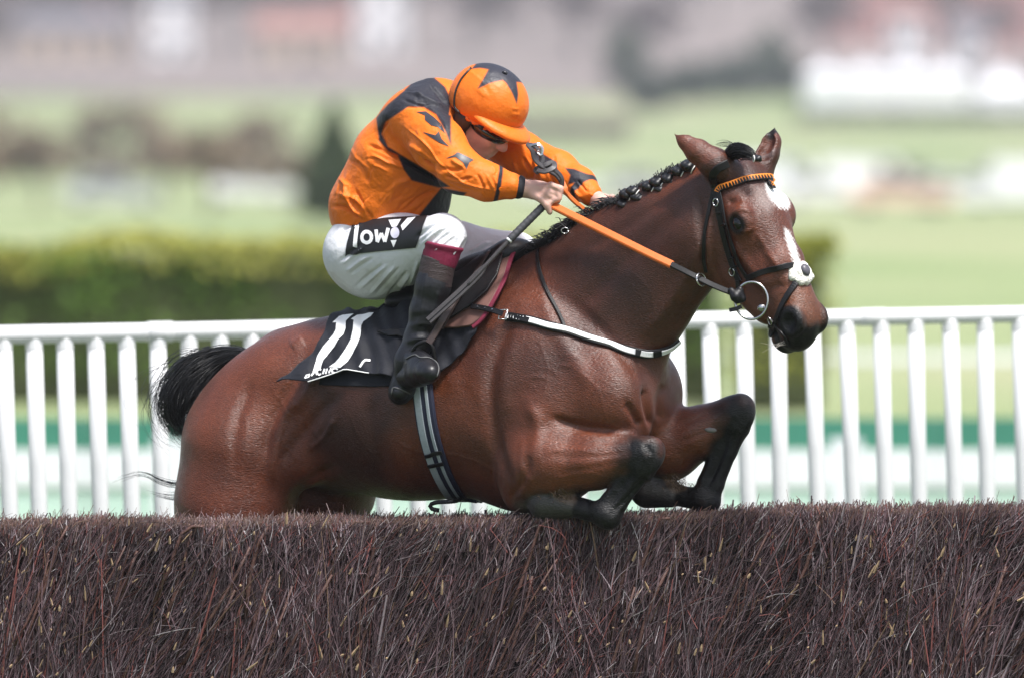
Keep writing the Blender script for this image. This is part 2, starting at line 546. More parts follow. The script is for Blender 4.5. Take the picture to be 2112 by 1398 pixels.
def hedge(name, label, px0, px1, d, top_py, thick, leaf, leaf_top, group, seed, dens=420):
    rng = np.random.default_rng(seed)
    x0 = (px0 - 1056) / FPX * d; x1 = (px1 - 1056) / FPX * d
    h = CAM[2] - (top_py - 150) / FPX * d
    o = empty(name, (0.5 * (x0 + x1), d - 30 + thick / 2, 0), label, 'hedge', group)
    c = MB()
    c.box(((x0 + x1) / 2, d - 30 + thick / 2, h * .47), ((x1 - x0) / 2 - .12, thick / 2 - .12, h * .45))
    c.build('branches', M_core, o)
    n = int(dens * (x1 - x0) * h)
    p = np.stack([rng.uniform(x0, x1, n), d - 30 + np.abs(rng.normal(0, .12, n)), h * rng.uniform(.12, 1, n) ** .8], -1)
    p[:, 1] += .10 * np.sin(p[:, 0] * 2.3) + .08 * np.sin(p[:, 0] * 5.1 + p[:, 2] * 4)
    V, F = leaf_cloud(p, .028, rng)
    tag(np_mesh('leaves', V, F, leaf, o, smooth=False), kind='stuff')
    n = int(dens * .9 * (x1 - x0) * thick)
    p = np.stack([rng.uniform(x0, x1, n), d - 30 + rng.uniform(-.05, thick, n), h - np.abs(rng.normal(0, .05, n)) + .05 * np.sin(rng.uniform(0, 6, n))], -1)
    n2 = n // 2; p2 = np.stack([rng.uniform(x0, x1, n2), d - 30 - .04 + np.abs(rng.normal(0, .08, n2)), h - rng.uniform(0, 1, n2) ** 2 * .26], -1)
    p = np.concatenate([p, p2])
    p[:, 2] += .05 * np.sin(p[:, 0] * 1.7) + .04 * np.sin(p[:, 0] * 4.1 + 2)
    V, F = leaf_cloud(p, .028, rng)
    tag(np_mesh('top_leaves', V, F, leaf_top, o, smooth=False), kind='stuff')
    return o
hedge('hedge', 'long clipped green hedge with yellowish top behind the white rail', -900, 1512, 80, 505, 1.6, M_hedge, M_hedge_y, None, 3)
hedge('hedge', 'short golden green hedge end behind the muzzle of the horse', 1496, 1728, 78, 478, 1.4, M_gold, M_gold, None, 4)

def cone_tree(name, label, px, d, w, h, leaf, seed, n=2600, z0=0.0, group=None, lsize=.07):
    rng = np.random.default_rng(seed)
    b = G(px, d)
    o = empty(name, tuple(b), label, 'tree', group)
    t = MB(); t.tube([b, b + (0, 0, h * .5), b + (0.05 * w, 0, h * .9)], [w * .09, w * .06, w * .02], 7)
    t.build('trunk', M_trunk, o, True)
    z = rng.uniform(.06, 1, n); r = np.sqrt(rng.uniform(.1, 1, n)) * w / 2 * np.clip((1.04 - z) * 1.5, .05, 1) * (1 + .12 * np.sin(z * 40))
    a = rng.uniform(0, 2 * math.pi, n)
    p = b + np.stack([r * np.cos(a), r * np.sin(a), z * h], -1)
    V, F = leaf_cloud(p, lsize, rng)
    np_mesh('crown', V, F, leaf, o, smooth=False)
    return o
cone_tree('conical_yew', 'dark conical yew standing beyond the hedge behind the rider\'s back', 688, 255, 1.9, 3.1, M_yew, 5, n=2600, lsize=.10)

# far woodland, one bare tree built once and copied
def bare_tree_mesh(seed):
    rng = np.random.default_rng(seed)
    tr = MB(); tips = []
    def branch(p, d, L, r, lev):
        q = p + d * L
        mid = (p + q) / 2 + rng.normal(0, L * .05, 3)
        tr.tube([p, mid, q], [r, r * .8, r * .6], 5, cap=False)
        if lev == 0:
            tips.append(q); return
        for _ in range(4 if lev > 1 else 5):
            dd = nrm(d + rng.normal(0, .55, 3) + (0, 0, .12)); branch(q, dd, L * rng.uniform(.55, .8), r * .6, lev - 1)
    branch(np.zeros(3), np.array((0, 0, 1.0)), 3.0, .28, 3)
    tips = np.array(tips)
    p = np.repeat(tips, 9, 0) + rng.normal(0, .75, (len(tips) * 9, 3))
    V, F = leaf_cloud(p, .34, rng)
    V2 = V
    return tr, V2, F
bare_protos = []
def bare_tree(px, d, size, label, mt, which, z=None, group='bare trees on the far hillside'):
    while len(bare_protos) <= which:
        tr, V, F = bare_tree_mesh(40 + len(bare_protos))
        me = bpy.data.meshes.new('trunk'); me.from_pydata([tuple(v) for v in tr.v], [], tr.f); me.materials.append(M_trunk)
        o = np_mesh('crown', V, F, M_bare, None, smooth=False); cm = o.data; bpy.data.objects.remove(o)
        bare_protos.append((me, cm))
    me, cm = bare_protos[which]
    b = G(px, d)
    e = empty('bare_tree', tuple(b), label, 'tree', group)
    e.scale = (size * 1.25, size * 1.25, size); e.rotation_euler = (0, 0, px * 1.7)
    t = bpy.data.objects.new('trunk', me); link(t, e)
    c = bpy.data.objects.new('crown', cm); link(c, e)
    if mt is not M_bare:
        c.material_slots[0].link = 'OBJECT'; c.material_slots[0].material = mt
    return e
rt = np.random.default_rng(21)
# woods: two soft rows up the hillside
for i in range(22):
    px = -260 + i * 122 + rt.uniform(-30, 30)
    bare_tree(px, 1250 + rt.uniform(-140, 160), rt.uniform(.9, 1.35), 'bare mauve grey winter tree in the far woodland belt', M_bare, i % 3, group='bare trees of the far woodland')
for i in range(18):
    px = -300 + i * 150 + rt.uniform(-40, 40)
    bare_tree(px, 1750 + rt.uniform(-150, 150), rt.uniform(1.2, 1.8), 'bare mauve grey winter tree high on the far hillside', M_bare, (i + 1) % 3, group='bare trees of the upper hillside')
SMALL = ['small brown leafless tree left of the yew, nearest of its cluster', 'small brown leafless tree near the left edge above the hedge', 'small brown leafless tree just left of the yew, farther off', 'small brown leafless tree midway between left edge and yew', 'small brown leafless tree cut by the left edge above the hedge', 'small brown leafless tree at the left edge, far off', 'smallest brown leafless tree touching the yew', 'small brown leafless tree in the middle of the rough grass at left']
for k, (px, d, sz) in enumerate([(430, 330, .36), (80, 420, .42), (560, 520, .5), (250, 600, .6), (-60, 300, .32), (-20, 560, .55), (620, 380, .30), (340, 480, .42)]):
    bare_tree(px, d, sz, SMALL[k], M_bare2, k % 3, group='small brown trees in the rough grass')
def round_tree(px, d, w, h, label, leaf, seed, group=None, n=1800, ls=.3):
    rng = np.random.default_rng(seed)
    b = G(px, d); b[2] = float(hill_z(np.array(b[0]), np.array(d)))
    o = empty('evergreen_tree', tuple(b), label, 'tree', group)
    t = MB(); t.tube([b, b + (0, 0, h * .3), b + (0, .1, h * .7)], [w * .06, w * .045, w * .02], 7)
    t.build('trunk', M_trunk, o, True)
    u = rng.normal(size=(n, 3)); u /= np.linalg.norm(u, axis=1)[:, None]
    rr = rng.uniform(.45, 1, (n, 1)) * (1 + .15 * np.sin(u[:, :1] * 7 + u[:, 2:] * 9))
    p = b + (0, 0, h * .55) + u * rr * np.array((w / 2, w / 2, h * .48))
    V, F = leaf_cloud(p, ls, rng)
    np_mesh('crown', V, F, leaf, o, smooth=False)
    return o
for k, (px, d, w, h) in enumerate([(1345, 900, 5.0, 3.6), (1430, 930, 6.0, 3.9), (1520, 940, 6.0, 4.4), (1610, 950, 5.0, 4.0)]):
    round_tree(px, d, w, h, ['leftmost of the four dark evergreens left of the marquee', 'second dark evergreen from the left, beside the marquee field', 'third and tallest dark evergreen in the clump left of the marquee', 'rightmost dark evergreen, next to the white marquee'][k], M_everg, 60 + k, 'dark evergreens beyond the field')
for k, (px, d, w, h) in enumerate([(1290, 1000, 5.0, 6.5), (1590, 1010, 4.5, 6.0)]):
    round_tree(px, d, w, h, ['grey green tree at the left end of the dark evergreen clump', 'grey green tree rising behind the dark evergreens near the marquee'][k], leaf_mat('grey_green_leaves', (.10, .12, .08)), 70 + k)

# houses on the hillside ---------------------------------------------
M_render = mat('white_render', (.80, .79, .80), rough=.8, var=.06, scale=.5)
M_cream = mat('cream_stone', (.52, .42, .34), rough=.85, var=.12, scale=.6)
M_pink = mat('pink_brick', (.46, .24, .22), rough=.85, var=.12, scale=.6)
M_rooft = mat('red_tiles', (.32, .17, .145), rough=.8, var=.2, scale=1.5)
M_roofs = mat('slate', (.16, .15, .17), rough=.7, var=.2, scale=1.5)
M_win = mat('window_glass', (.03, .035, .045), rough=.15, var=.05)
M_wood = mat('painted_door', (.12, .10, .10), rough=.5)
def house(px, d, w, dep, h, rh, wall, roof, label, gable=False, ztop=None):
    b = G(px, d); b[2] = float(hill_z(np.array(b[0]), np.array(d))) - .5
    o = empty('house', tuple(b), label, 'house', 'houses on the far hillside')
    m = MB(); m.box(b + (0, 0, h / 2), (w / 2, dep / 2, h / 2)); m.build('wall', wall, o)
    r = MB(); ov = .4
    if gable:
        vs = [b + (x, y, z) for y in (-dep / 2 - ov, dep / 2 + ov) for x, z in ((-w / 2 - ov, h + .01), (w / 2 + ov, h + .01), (0, h + rh))]
    else:
        vs = [b + (x, y, z) for x in (-w / 2 - ov, w / 2 + ov) for y, z in ((-dep / 2 - ov, h + .01), (dep / 2 + ov, h + .01), (0, h + rh))]
    r.add(vs, [(0, 1, 2), (5, 4, 3), (0, 3, 4, 1), (1, 4, 5, 2), (2, 5, 3, 0)])
    ro = r.build('roof', wall if gable and False else roof, o)
    c = MB(); c.box(b + (w * .3, 0, h + rh * .9), (.5, .5, rh * .45)); c.build('chimney', M_pink, ro)
    nw = max(2, int(w / 3))
    for fl in range(2):
        for i in range(nw):
            x = -w / 2 + w * (i + .5) / nw
            wm = MB(); wm.box(b + (x, -dep / 2 - .03, h * (.28 + .44 * fl)), (.55, .06, .65)); wm.build('window', M_win, o)
    dm = MB(); dm.box(b + (w * .12, -dep / 2 - .04, 1.05), (.5, .07, 1.05)); dm.build('door', M_wood, o)
    return o
house(355, 1150, 5.2, 8, 8.2, 2.0, M_render, M_roofs, 'tall narrow white house on the far hillside at upper left')
house(790, 1180, 6, 9, 9.5, 2.5, M_render, M_rooft, 'white house beside pink brick one on the hillside left of the rider')
house(690, 1260, 11, 9, 10.5, 3.5, M_pink, M_rooft, 'pink brick house with red tiled roof high above the rider')
house(620, 1120, 10, 8, 4.6, 2.5, M_cream, M_rooft, 'long low cream house below the pink brick house')
house(140, 1150, 13, 8, 4.2, 2.4, M_cream, M_roofs, 'wide cream stone house at the far upper left')
house(1830, 1230, 15, 9, 10, 4, M_pink, M_rooft, 'large pink brick house with red roof above the marquee')
house(2090, 1200, 12, 9, 8, 4, M_pink, M_rooft, 'pink brick house at the upper right corner')
house(1870, 1080, 4.0, 6, 7.2, 1.5, M_render, M_rooft, 'small white house in front of the large pink brick house')
house(2000, 1080, 3.6, 6, 5.6, 1.6, M_render, M_roofs, 'small white house right of the other behind marquee')
# marquee
M_canvas = mat('white_canvas', (.82, .82, .86), rough=.6, var=.04, scale=.4)
def marquee(px0, px1, d, wall_h, label, n):
    x0 = (px0 - 1056) / FPX * d; x1 = (px1 - 1056) / FPX * d; y = d - 30
    z = float(hill_z(np.array(x0), np.array(d)))
    o = empty('marquee', ((x0 + x1) / 2, y, z), label, 'marquee', 'white marquees beyond the field')
    w = (x1 - x0) / n
    for i in range(n):
        a = x0 + w * i; m = MB()
        m.box((a + w / 2, y + 3, z + wall_h / 2), (w / 2 - .05, 3, wall_h / 2)); m.build('wall_panel', M_canvas, o)
        r = MB(); r.add([(a - .1, y - .2, z + wall_h + .02), (a + w + .1, y - .2, z + wall_h + .02), (a + w + .1, y + 6.2, z + wall_h + .02), (a - .1, y + 6.2, z + wall_h + .02), (a + w / 2, y + 3, z + wall_h + w * .42)],
                        [(3, 2, 1, 0), (0, 1, 4), (1, 2, 4), (2, 3, 4), (3, 0, 4)])
        r.build('roof_peak', M_canvas, o)
marquee(1660, 2000, 920, 2.6, 'long white peaked marquee at upper right beyond the yellow field', 4)
marquee(2010, 2500, 880, 2.2, 'white peaked marquee cut by the right edge of the photo', 4)
h_ = MB()
dk = mat('dark_green_fence_mesh', (.05, .06, .055), rough=.9, var=.3, scale=.6)
def shrub_row(name, label, px0, px1, d, h, leaf, seed, n=1500, ls=.25):
    rng = np.random.default_rng(seed)
    x0 = (px0 - 1056) / FPX * d; x1 = (px1 - 1056) / FPX * d
    z = float(hill_z(np.array((x0 + x1) / 2), np.array(d)))
    p = np.stack([rng.uniform(x0, x1, n), d - 30 + rng.normal(0, .8, n), z + h * rng.uniform(0, 1, n) ** .8], -1)
    p[:, 2] *= 1
    V, F = leaf_cloud(p, ls, rng)
    o = np_mesh(name, V, F, leaf, None, smooth=False)
    return tag(o, label, 'hedge')
shrub_row('field_hedge', 'dark field hedge running below the white marquees at upper right', 1640, 2300, 860, 1.2, M_everg, 81)
shrub_row('field_hedge', 'brown leafless field hedge behind the rider and left of the evergreens', 820, 1300, 800, 1.6, M_bare, 82)
shrub_row('field_hedge', 'low brown field hedge across the rough grass at left', -200, 640, 640, 1.8, M_bare2, 83)

# parked vehicles in the middle distance ------------------------------
M_tyre = mat('tyre', (.02, .02, .022), rough=.8)
def car_paint(name, c): return mat(name, c, rough=.25, var=.03, coat=.6)
def car(px, d, paint, label, van=False):
    b = G(px, d); o = empty('parked_car', tuple(b), label, 'van' if van else 'car', 'vehicles parked across the course')
    if van: prof = [(-2.3, .35), (2.35, .35), (2.4, .95), (2.0, 1.15), (1.35, 2.05), (-2.3, 2.1)]
    else: prof = [(-2.1, .35), (2.1, .35), (2.15, .75), (1.95, .88), (1.05, .98), (.35, 1.45), (-1.1, 1.48), (-1.85, 1.0), (-2.12, .9)]
    m = MB(); hw = .86; n = len(prof)
    vs = [b + (x, -hw * (1 if z < 1 else .86), z) for x, z in prof] + [b + (x, hw * (1 if z < 1 else .86), z) for x, z in prof]
    m.add(vs, [tuple(range(n)), tuple(range(2 * n - 1, n - 1, -1))] + [(i, i + n, (i + 1) % n + n, (i + 1) % n) for i in range(n)])
    m.build('body', paint, o)
    wm = MB(); z0, z1 = (1.2, 1.85) if van else (1.02, 1.36)
    wx = [(.5, 1.5, 1.1, .5)] if van else [(-1.45, -.25, -.28, -1.0), (-.15, .9, .33, -.15)]
    for a, b2, c, e in wx:
        w = MB(); w.add([b + (a, -.90, z0), b + (b2, -.90, z0), b + (c, -.79, z1), b + (e, -.79, z1)], [(0, 1, 2, 3)]); w.build('window', M_win, o)
    for x in (-1.35, 1.35):
        for y in (-.72, .72):
            w = MB(); w.tube([b + (x, y - .11, .33), b + (x, y + .11, .33)], .33, 14); w.build('wheel', M_tyre, o, False)
    return o
pw, ps, pd_, po = car_paint('white_paint', (.80, .80, .82)), car_paint('silver_paint', (.45, .46, .48)), car_paint('dark_paint', (.03, .035, .05)), car_paint('orange_paint', (.72, .50, .40))
for (px, d, pt, lab, van) in [
    (1500, 470, pw, 'white car parked beyond the far ear of the horse', 0), (1790, 480, pw, 'white van parked across the valley right of the horse\'s head', 1),
    (2060, 500, ps, 'silver car near the right edge across the valley', 0), (1960, 430, pw, 'white car parked near the right edge in the valley', 0),
    (1700, 440, pw, 'white car parked in the valley just beyond the star of the horse', 0), (1330, 480, ps, 'silver car seen above the plaited mane', 0),
    (1860, 395, po, 'pale peach car nearest of the vehicles in the valley', 0), (1880, 560, pd_, 'dark car farther off behind the white van', 0),
    (2090, 600, pd_, 'dark car farthest off at the right edge', 0), (520, 470, pw, 'white car in the valley left of the yew', 0),
    (1600, 520, pw, 'white van parked behind the row of cars in the valley', 1), (1150, 500, pw, 'white car seen between the rider\'s arms and the mane', 0),
    (2150, 440, pw, 'white van cut by the right edge in the valley', 1), (230, 430, ps, 'silver car beyond the hedge at left', 0)]:
    car(px, d, pt, lab, bool(van))
# ------------------------------------------------------------------ white rail and low boards on the far side of the fence
M_pvc = mat('white_plastic', (.76, .76, .765), rough=.35, var=.09, scale=4, bump=.05, bscale=30, detail=7)
def rail_pt(px):                  # px column -> (row of the tube's axis, depth)
    t = (px + 60) / 2240.0
    return np.interp(px, [-900, 0, 420, 1056, 2112, 3000], [722, 691, 683, 668, 648, 634]), 3.2 + 1.0 * t
rail = empty('running_rail', tuple(P(1056, 1758, 3.9) * np.array((1, 1, 0))), 'white picket running rail behind the horse', 'rail')
rp = [P(px, *rail_pt(px)) for px in np.linspace(-900, 3000, 40)]
tube_obj('top_rail', rp, np.interp(np.linspace(-900, 3000, 40), [0, 2112], [.0330, .0290]), M_pvc, rail, n=16)
for jx in (-420, 330, 1010, 1800, 2520):
    a, b_ = P(jx - 26, *rail_pt(jx - 26)), P(jx + 26, *rail_pt(jx + 26))
    tube_obj('joint_sleeve', [a, a * .98 + b_ * .02, a * .02 + b_ * .98, b_], np.array([.0290, .0312, .0312, .0290]) * (1.17 if jx < 600 else 1.08 if jx < 1500 else 1.02), M_pvc, rail, n=16)
pk = None; px = -560.0
while px < 2700:
    py, Y = rail_pt(px)
    a = P(px, py + 8, Y)
    L = a[2] + .02
    if pk is None:
        m = MB(); m.tube([(0, 0, 0), (.012, 0, -.3), (.05 * 1.05, 0, -1.25)], .029, 12)
        me = bpy.data.meshes.new('picket'); me.from_pydata([tuple(v) for v in m.v], [], m.f); me.materials.append(M_pvc)
        me.polygons.foreach_set('use_smooth', [True] * len(me.polygons)); pk = me
        m = MB(); m.tube([(0, 0, .012), (0.001, 0, -.012)], .0302, 12)
        cm = bpy.data.meshes.new('collar'); cm.from_pydata([tuple(v) for v in m.v], [], m.f); cm.materials.append(M_pvc); clm = cm
    o = bpy.data.objects.new('picket', pk); link(o, rail); o.location = a - np.array(rail.location)
    o.scale = (1, 1, L / 1.25); o.rotation_euler = (RNG.normal(0, .006), RNG.normal(0, .007), 0)
    c = bpy.data.objects.new('collar', clm); link(c, o); c.location = (0, 0, -.015)
    px += np.interp(px, [0, 900, 1500, 2112], [63.0, 67.0, 70.5, 72.0])
# low painted boards farther back
M_teal = mat('teal_painted_board', (.05, .22, .15), rough=.5, var=.12, scale=2)
M_mint = mat('pale_mint_board', (.50, .66, .58), rough=.6, var=.05, scale=1)
M_wboard = mat('white_board', (.80, .82, .84), rough=.5, var=.03, scale=1)
def zrow(py, d): return CAM[2] - (py - 150) / FPX * d
bd = empty('track_boards', (0, 25, 0), 'low white and teal track boards seen through the pickets', 'barrier')
for i in range(-6, 6):
    x0, x1 = i * 2.4, i * 2.4 + 2.39
    for nm, mt_, r0, r1, dy in (('teal_board', M_teal, 862, 926, 0), ('white_board', M_wboard, 928, 1002, -.02), ('mint_board', M_mint, 1004, 1130, 0)):
        z1, z0 = zrow(r0, 55), max(zrow(r1, 55), .02)
        b = MB(); b.box(((x0 + x1) / 2, 25 + dy, (z0 + z1) / 2), ((x1 - x0) / 2, .02, (z1 - z0) / 2)); b.build(nm, mt_, bd)
    b = MB(); b.box((x0, 25.06, zrow(862, 55) / 2), (.035, .035, zrow(862, 55) / 2 - .01)); b.build('post', M_pvc, bd)
for k, px in enumerate((1745, 350)):
    b = MB(); x = (px - 1056) / FPX * 54.6; b.box((x, 24.6, zrow(905, 54.6) / 2), (.09, .04, zrow(905, 54.6) / 2))
    tag(b.build('white_marker', M_wboard), ['broad white marker post in front of the boards at right', 'broad white marker post in front of the boards behind the tail'][k], 'post')
# a second, farther rail at the right
fr = empty('far_rail', (6, 62, 0), 'pale rail beyond the golden hedge at the right', 'rail')
x0, x1 = (1500 - 1056) / FPX * 92, 14.0
zt = zrow(745, 92)
b = MB(); b.tube([(x0, 62, zt), (x1, 62, zt)], .07, 10); b.build('top_rail', M_pvc, fr, True)
b = MB(); b.tube([(x0, 62, zt - .2), (x1, 62, zt - .2)], .05, 10); b.build('lower_rail', M_pvc, fr, True)
for i in range(9):
    x = x0 + .1 + i * (x1 - x0) / 8.6
    b = MB(); b.tube([(x, 62.06, 0), (x, 62.06, zt)], .04, 8); b.build('post', M_pvc, fr, True)
# ------------------------------------------------------------------ the birch fence
FY0, FY1 = -.335, .13                     # landing face and take-off face
def fence_top(X):
    return 1.362 + .036 / (1 + np.exp(-(X - .75) * 4)) + .010 * np.sin(X * 1.3 + .5) + .004 * np.sin(X * 9.0)
fence = empty('birch_fence', (0, -.1, 0), 'brush steeplechase fence of packed dark birch twigs under the horse', 'fence')
fx = np.linspace(-3.6, 3.6, 73)
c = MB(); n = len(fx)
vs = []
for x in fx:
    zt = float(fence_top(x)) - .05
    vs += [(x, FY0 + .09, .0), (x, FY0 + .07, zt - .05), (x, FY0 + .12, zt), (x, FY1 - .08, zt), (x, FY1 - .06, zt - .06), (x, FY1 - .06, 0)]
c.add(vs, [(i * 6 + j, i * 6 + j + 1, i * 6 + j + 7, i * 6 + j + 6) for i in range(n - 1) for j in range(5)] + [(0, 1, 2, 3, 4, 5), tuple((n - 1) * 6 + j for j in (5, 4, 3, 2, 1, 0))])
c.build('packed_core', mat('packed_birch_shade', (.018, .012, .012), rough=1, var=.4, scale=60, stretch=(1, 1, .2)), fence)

def twigs(rng, n, xr, zr, yr, Lr, rr, lean, spread, pale=1.0, rings=4, sides=3, trim=True, out=.10, curl=.10, clump=True):
    """bent tapered stems: arrays of vertices, quads and colours"""
    X = rng.uniform(*xr, n); Z = rng.uniform(*zr, n); Yd = rng.uniform(*yr, n)
    L = rng.uniform(*Lr, n) * rng.uniform(.5, 1, n)
    th = lean + rng.normal(0, spread, n)
    if clump: th += .18 * np.sin(X * 7.0 + 3 * Z) + .15 * np.sin(X * 17.0 + 1.3)
    o = rng.normal(0, out, n)
    d = np.stack([np.sin(th), -np.abs(o) * .6 + o * .4, np.cos(th)], -1); d /= np.linalg.norm(d, axis=1)[:, None]
    bend = rng.normal(0, curl, (n, 3)); bend[:, 1] *= .5
    t = np.linspace(0, 1, rings)
    base = np.stack([X, Yd, Z], -1)
    P_ = base[:, None, :] + d[:, None, :] * (L[:, None] * t[None, :])[:, :, None] + bend[:, None, :] * (L[:, None] * (t[None, :] ** 2))[:, :, None]
    if trim:
        zt = fence_top(P_[..., 0]) + rng.normal(.0, .010, (n, 1)) - .01
        tall = rng.uniform(0, 1, (n, 1)) > .997
        zt = zt + tall * rng.uniform(.01, .06, (n, 1))
        room = np.clip((zt[:, -1] - Z) / np.maximum(P_[:, -1, 2] - Z, 1e-3), .03, 1)      # clipped off level with the top
        room = np.where(P_[:, -1, 2] > zt[:, -1], room, 1)
        P_ = base[:, None, :] + (P_ - base[:, None, :]) * room[:, None, None]
    r = rng.uniform(*rr, n) * rng.uniform(.5, 1.25, n)
    R = r[:, None] * np.linspace(1, .55, rings)[None, :]
    a = np.linspace(0, 2 * math.pi, sides, endpoint=False)
    u = np.cross(d, (0, -1, .05)); u /= np.linalg.norm(u, axis=1)[:, None] + 1e-9; w = np.cross(u, d)
    V = P_[:, :, None, :] + R[:, :, None, None] * (np.cos(a)[None, None, :, None] * u[:, None, None, :] + np.sin(a)[None, None, :, None] * w[:, None, None, :])
    m = rings * sides
    F = []
    for k in range(rings - 1):
        for j in range(sides):
            j2 = (j + 1) % sides
            F.append([k * sides + j, k * sides + j2, (k + 1) * sides + j2, (k + 1) * sides + j])
    F = (np.array(F)[None] + (np.arange(n) * m)[:, None, None]).reshape(-1, 4)
    g = rng.uniform(0, 1, n)
    pal = np.array([(.058, .034, .040), (.120, .078, .088), (.200, .160, .175), (.32, .285, .30), (.160, .055, .050), (.130, .080, .058)])
    g = np.where((g > .70) & (g < .88) & (rng.uniform(0, 1, n) > pale), g * .6, g)
    ci = np.searchsorted(np.cumsum([.36, .25, .17, .08, .09, .05]), g).clip(0, 5)
    cl = 1 + .35 * np.sin(X * 11.0 + Z * 5 + 2 * np.sin(Z * 9)) * np.sin(X * 4.3 - Z * 6 + 1) + .2 * np.sin(X * 31 + Z * 8)
    col = pal[ci] * (1.2 * rng.uniform(.6, 1.4, n) * cl)[:, None]
    C = np.repeat(col, m, 0)
    return V.reshape(-1, 3), F, C, P_[:, -1]
def join(parts):
    V, F, C, b = [], [], [], 0
    for v, f, c in parts:
        V.append(v); F.append(f + b); C.append(c); b += len(v)
    return np.concatenate(V), np.concatenate(F), np.concatenate(C)
M_twig = mat('birch_twigs', (0, 0, 0), rough=.62, var=.25, scale=40, attr=True, spec=.4)
rf = np.random.default_rng(5)
zb = .70
parts_ = []
parts_.append(twigs(rf, 22000, (-1.95, 1.95), (zb, 1.36), (FY0 + .01, FY0 + .09), (.20, .50), (.0016, .0031), .36, .17, pale=.0, curl=.12)[:3])
parts_.append(twigs(rf, 12000, (-1.95, 1.95), (zb, 1.36), (FY0 - .022, FY0 + .03), (.05, .18), (.0010, .0020), .44, .36, pale=.6, curl=.34)[:3])
parts_.append(twigs(rf, 1300, (-1.95, 1.95), (zb, 1.25), (FY0 + .0, FY0 + .05), (.25, .60), (.0036, .0062), .26, .14, pale=.0, curl=.05)[:3])
parts_.append(twigs(rf, 13000, (-1.95, 1.95), (1.24, 1.345), (FY0 - .01, FY0 + .10), (.05, .18), (.0014, .0027), .25, .32, rings=3)[:3])
V, F, C = join(parts_)
m_ = (V[:, 2] > fence_top(V[:, 0]) - .013) & (np.sin(V[:, 0] * 700 + V[:, 1] * 500) > .0)
C[m_] = C[m_] * .4 + np.array((.30, .19, .135)) * .6
tag(np_mesh('face_twigs', V, F, M_twig, fence, smooth=True, col=C), kind='stuff')
# the clipped top
parts_ = [twigs(rf, 26000, (-1.95, 1.95), (1.27, 1.345), (FY0 + .03, FY1), (.06, .14), (.0014, .0030), .16, .30, rings=3)[:3],
          twigs(rf, 1500, (-1.95, 1.95), (1.325, 1.340), (FY0 + .0, FY1), (.02, .06), (.0009, .0016), .9, .6, rings=3, trim=False, curl=.2)[:3]]
V, F, C = join(parts_)
m_ = (V[:, 2] > fence_top(V[:, 0]) - .020) & (np.sin(V[:, 0] * 900 + V[:, 1] * 700) > -.3)
C[m_] = C[m_] * .4 + np.array((.30, .19, .135)) * .6
tag(np_mesh('clipped_top', V, F, M_twig, fence, smooth=True, col=C), kind='stuff')
# the rest of the fence: below the picture and to both sides, take-off face
parts_ = [twigs(rf, 9000, (-1.95, 1.95), (0, .75), (FY0 + .015, FY0 + .08), (.3, .65), (.0020, .0038), .30, .16, pale=0.0, trim=True)[:3],
          twigs(rf, 6000, (-3.6, -1.9), (0, 1.3), (FY0 + .015, FY0 + .08), (.3, .8), (.0025, .005), .30, .2, pale=0.0)[:3],
          twigs(rf, 6000, (1.9, 3.6), (0, 1.3), (FY0 + .015, FY0 + .08), (.3, .8), (.0025, .005), .30, .2, pale=0.0)[:3],
          twigs(rf, 5000, (-3.6, 3.6), (0, 1.3), (FY1 - .07, FY1 + .02), (.3, .9), (.003, .006), .1, .2, rings=3)[:3],
          twigs(rf, 4000, (-3.6, -1.9), (1.22, 1.34), (FY0, FY1), (.08, .2), (.002, .004), .2, .3, rings=3)[:3],
          twigs(rf, 4000, (1.9, 3.6), (1.22, 1.34), (FY0, FY1), (.08, .2), (.002, .004), .2, .3, rings=3)[:3]]
V, F, C = join(parts_)
tag(np_mesh('outer_twigs', V, F, M_twig, fence, smooth=True, col=C), kind='stuff')
# pale cut ends poking from the face
M_cut = mat('fresh_cut_wood', (.45, .31, .19), rough=.7, var=.25, scale=90)
n = 260
X = rf.uniform(-1.9, 1.9, n); Z = rf.uniform(.8, 1.35, n) ** 1.0; m = MB()
for i in range(n):
    L = rf.uniform(.005, .026) if rf.uniform() < .8 else rf.uniform(.03, .05); th = .28 + rf.normal(0, .3); r = rf.uniform(.0018, .0042)
    p = np.array((X[i], FY0 - .012 + rf.uniform(-.012, .01), Z[i])); d = np.array((math.sin(th), -.25, math.cos(th)))
    m.tube([p, p + d * L * .5, p + d * L], [r, r, r * .35], 4)
tag(m.build('cut_ends', M_cut, fence), kind='stuff')
# stout stems that can be told apart
M_stem = mat('birch_stem', (.085, .038, .030), rough=.6, var=.35, scale=25, bump=.3, bscale=120)
for i in range(46):
    x = rf.uniform(-1.7, 1.6); z = rf.uniform(.75, 1.1); L = rf.uniform(.25, .5); th = .36 + rf.normal(0, .08)
    p = np.array((x, FY0 + rf.uniform(-.012, .012), z)); d = np.array((math.sin(th), -.02, math.cos(th)))
    q = [p + d * L * t + np.array((.02 * math.sin(3 * t + i), 0, 0)) for t in np.linspace(0, 1, 5)]
    q = [np.array((a[0], a[1], min(a[2], float(fence_top(a[0])) - .012))) for a in q]
    r = rf.uniform(.004, .0075)
    tube_obj('stem', q, [r, r * .95, r * .9, r * .8, r * .7], M_stem, fence, n=6)
# ------------------------------------------------------------------ the horse
ANG = math.radians(28)
HH = np.array((math.cos(ANG), -math.sin(ANG), 0.0))      # heading
HN = np.array((-math.sin(ANG), -math.cos(ANG), 0.0))     # its right side, towards the viewer
HZ = np.array((0, 0, 1.0))

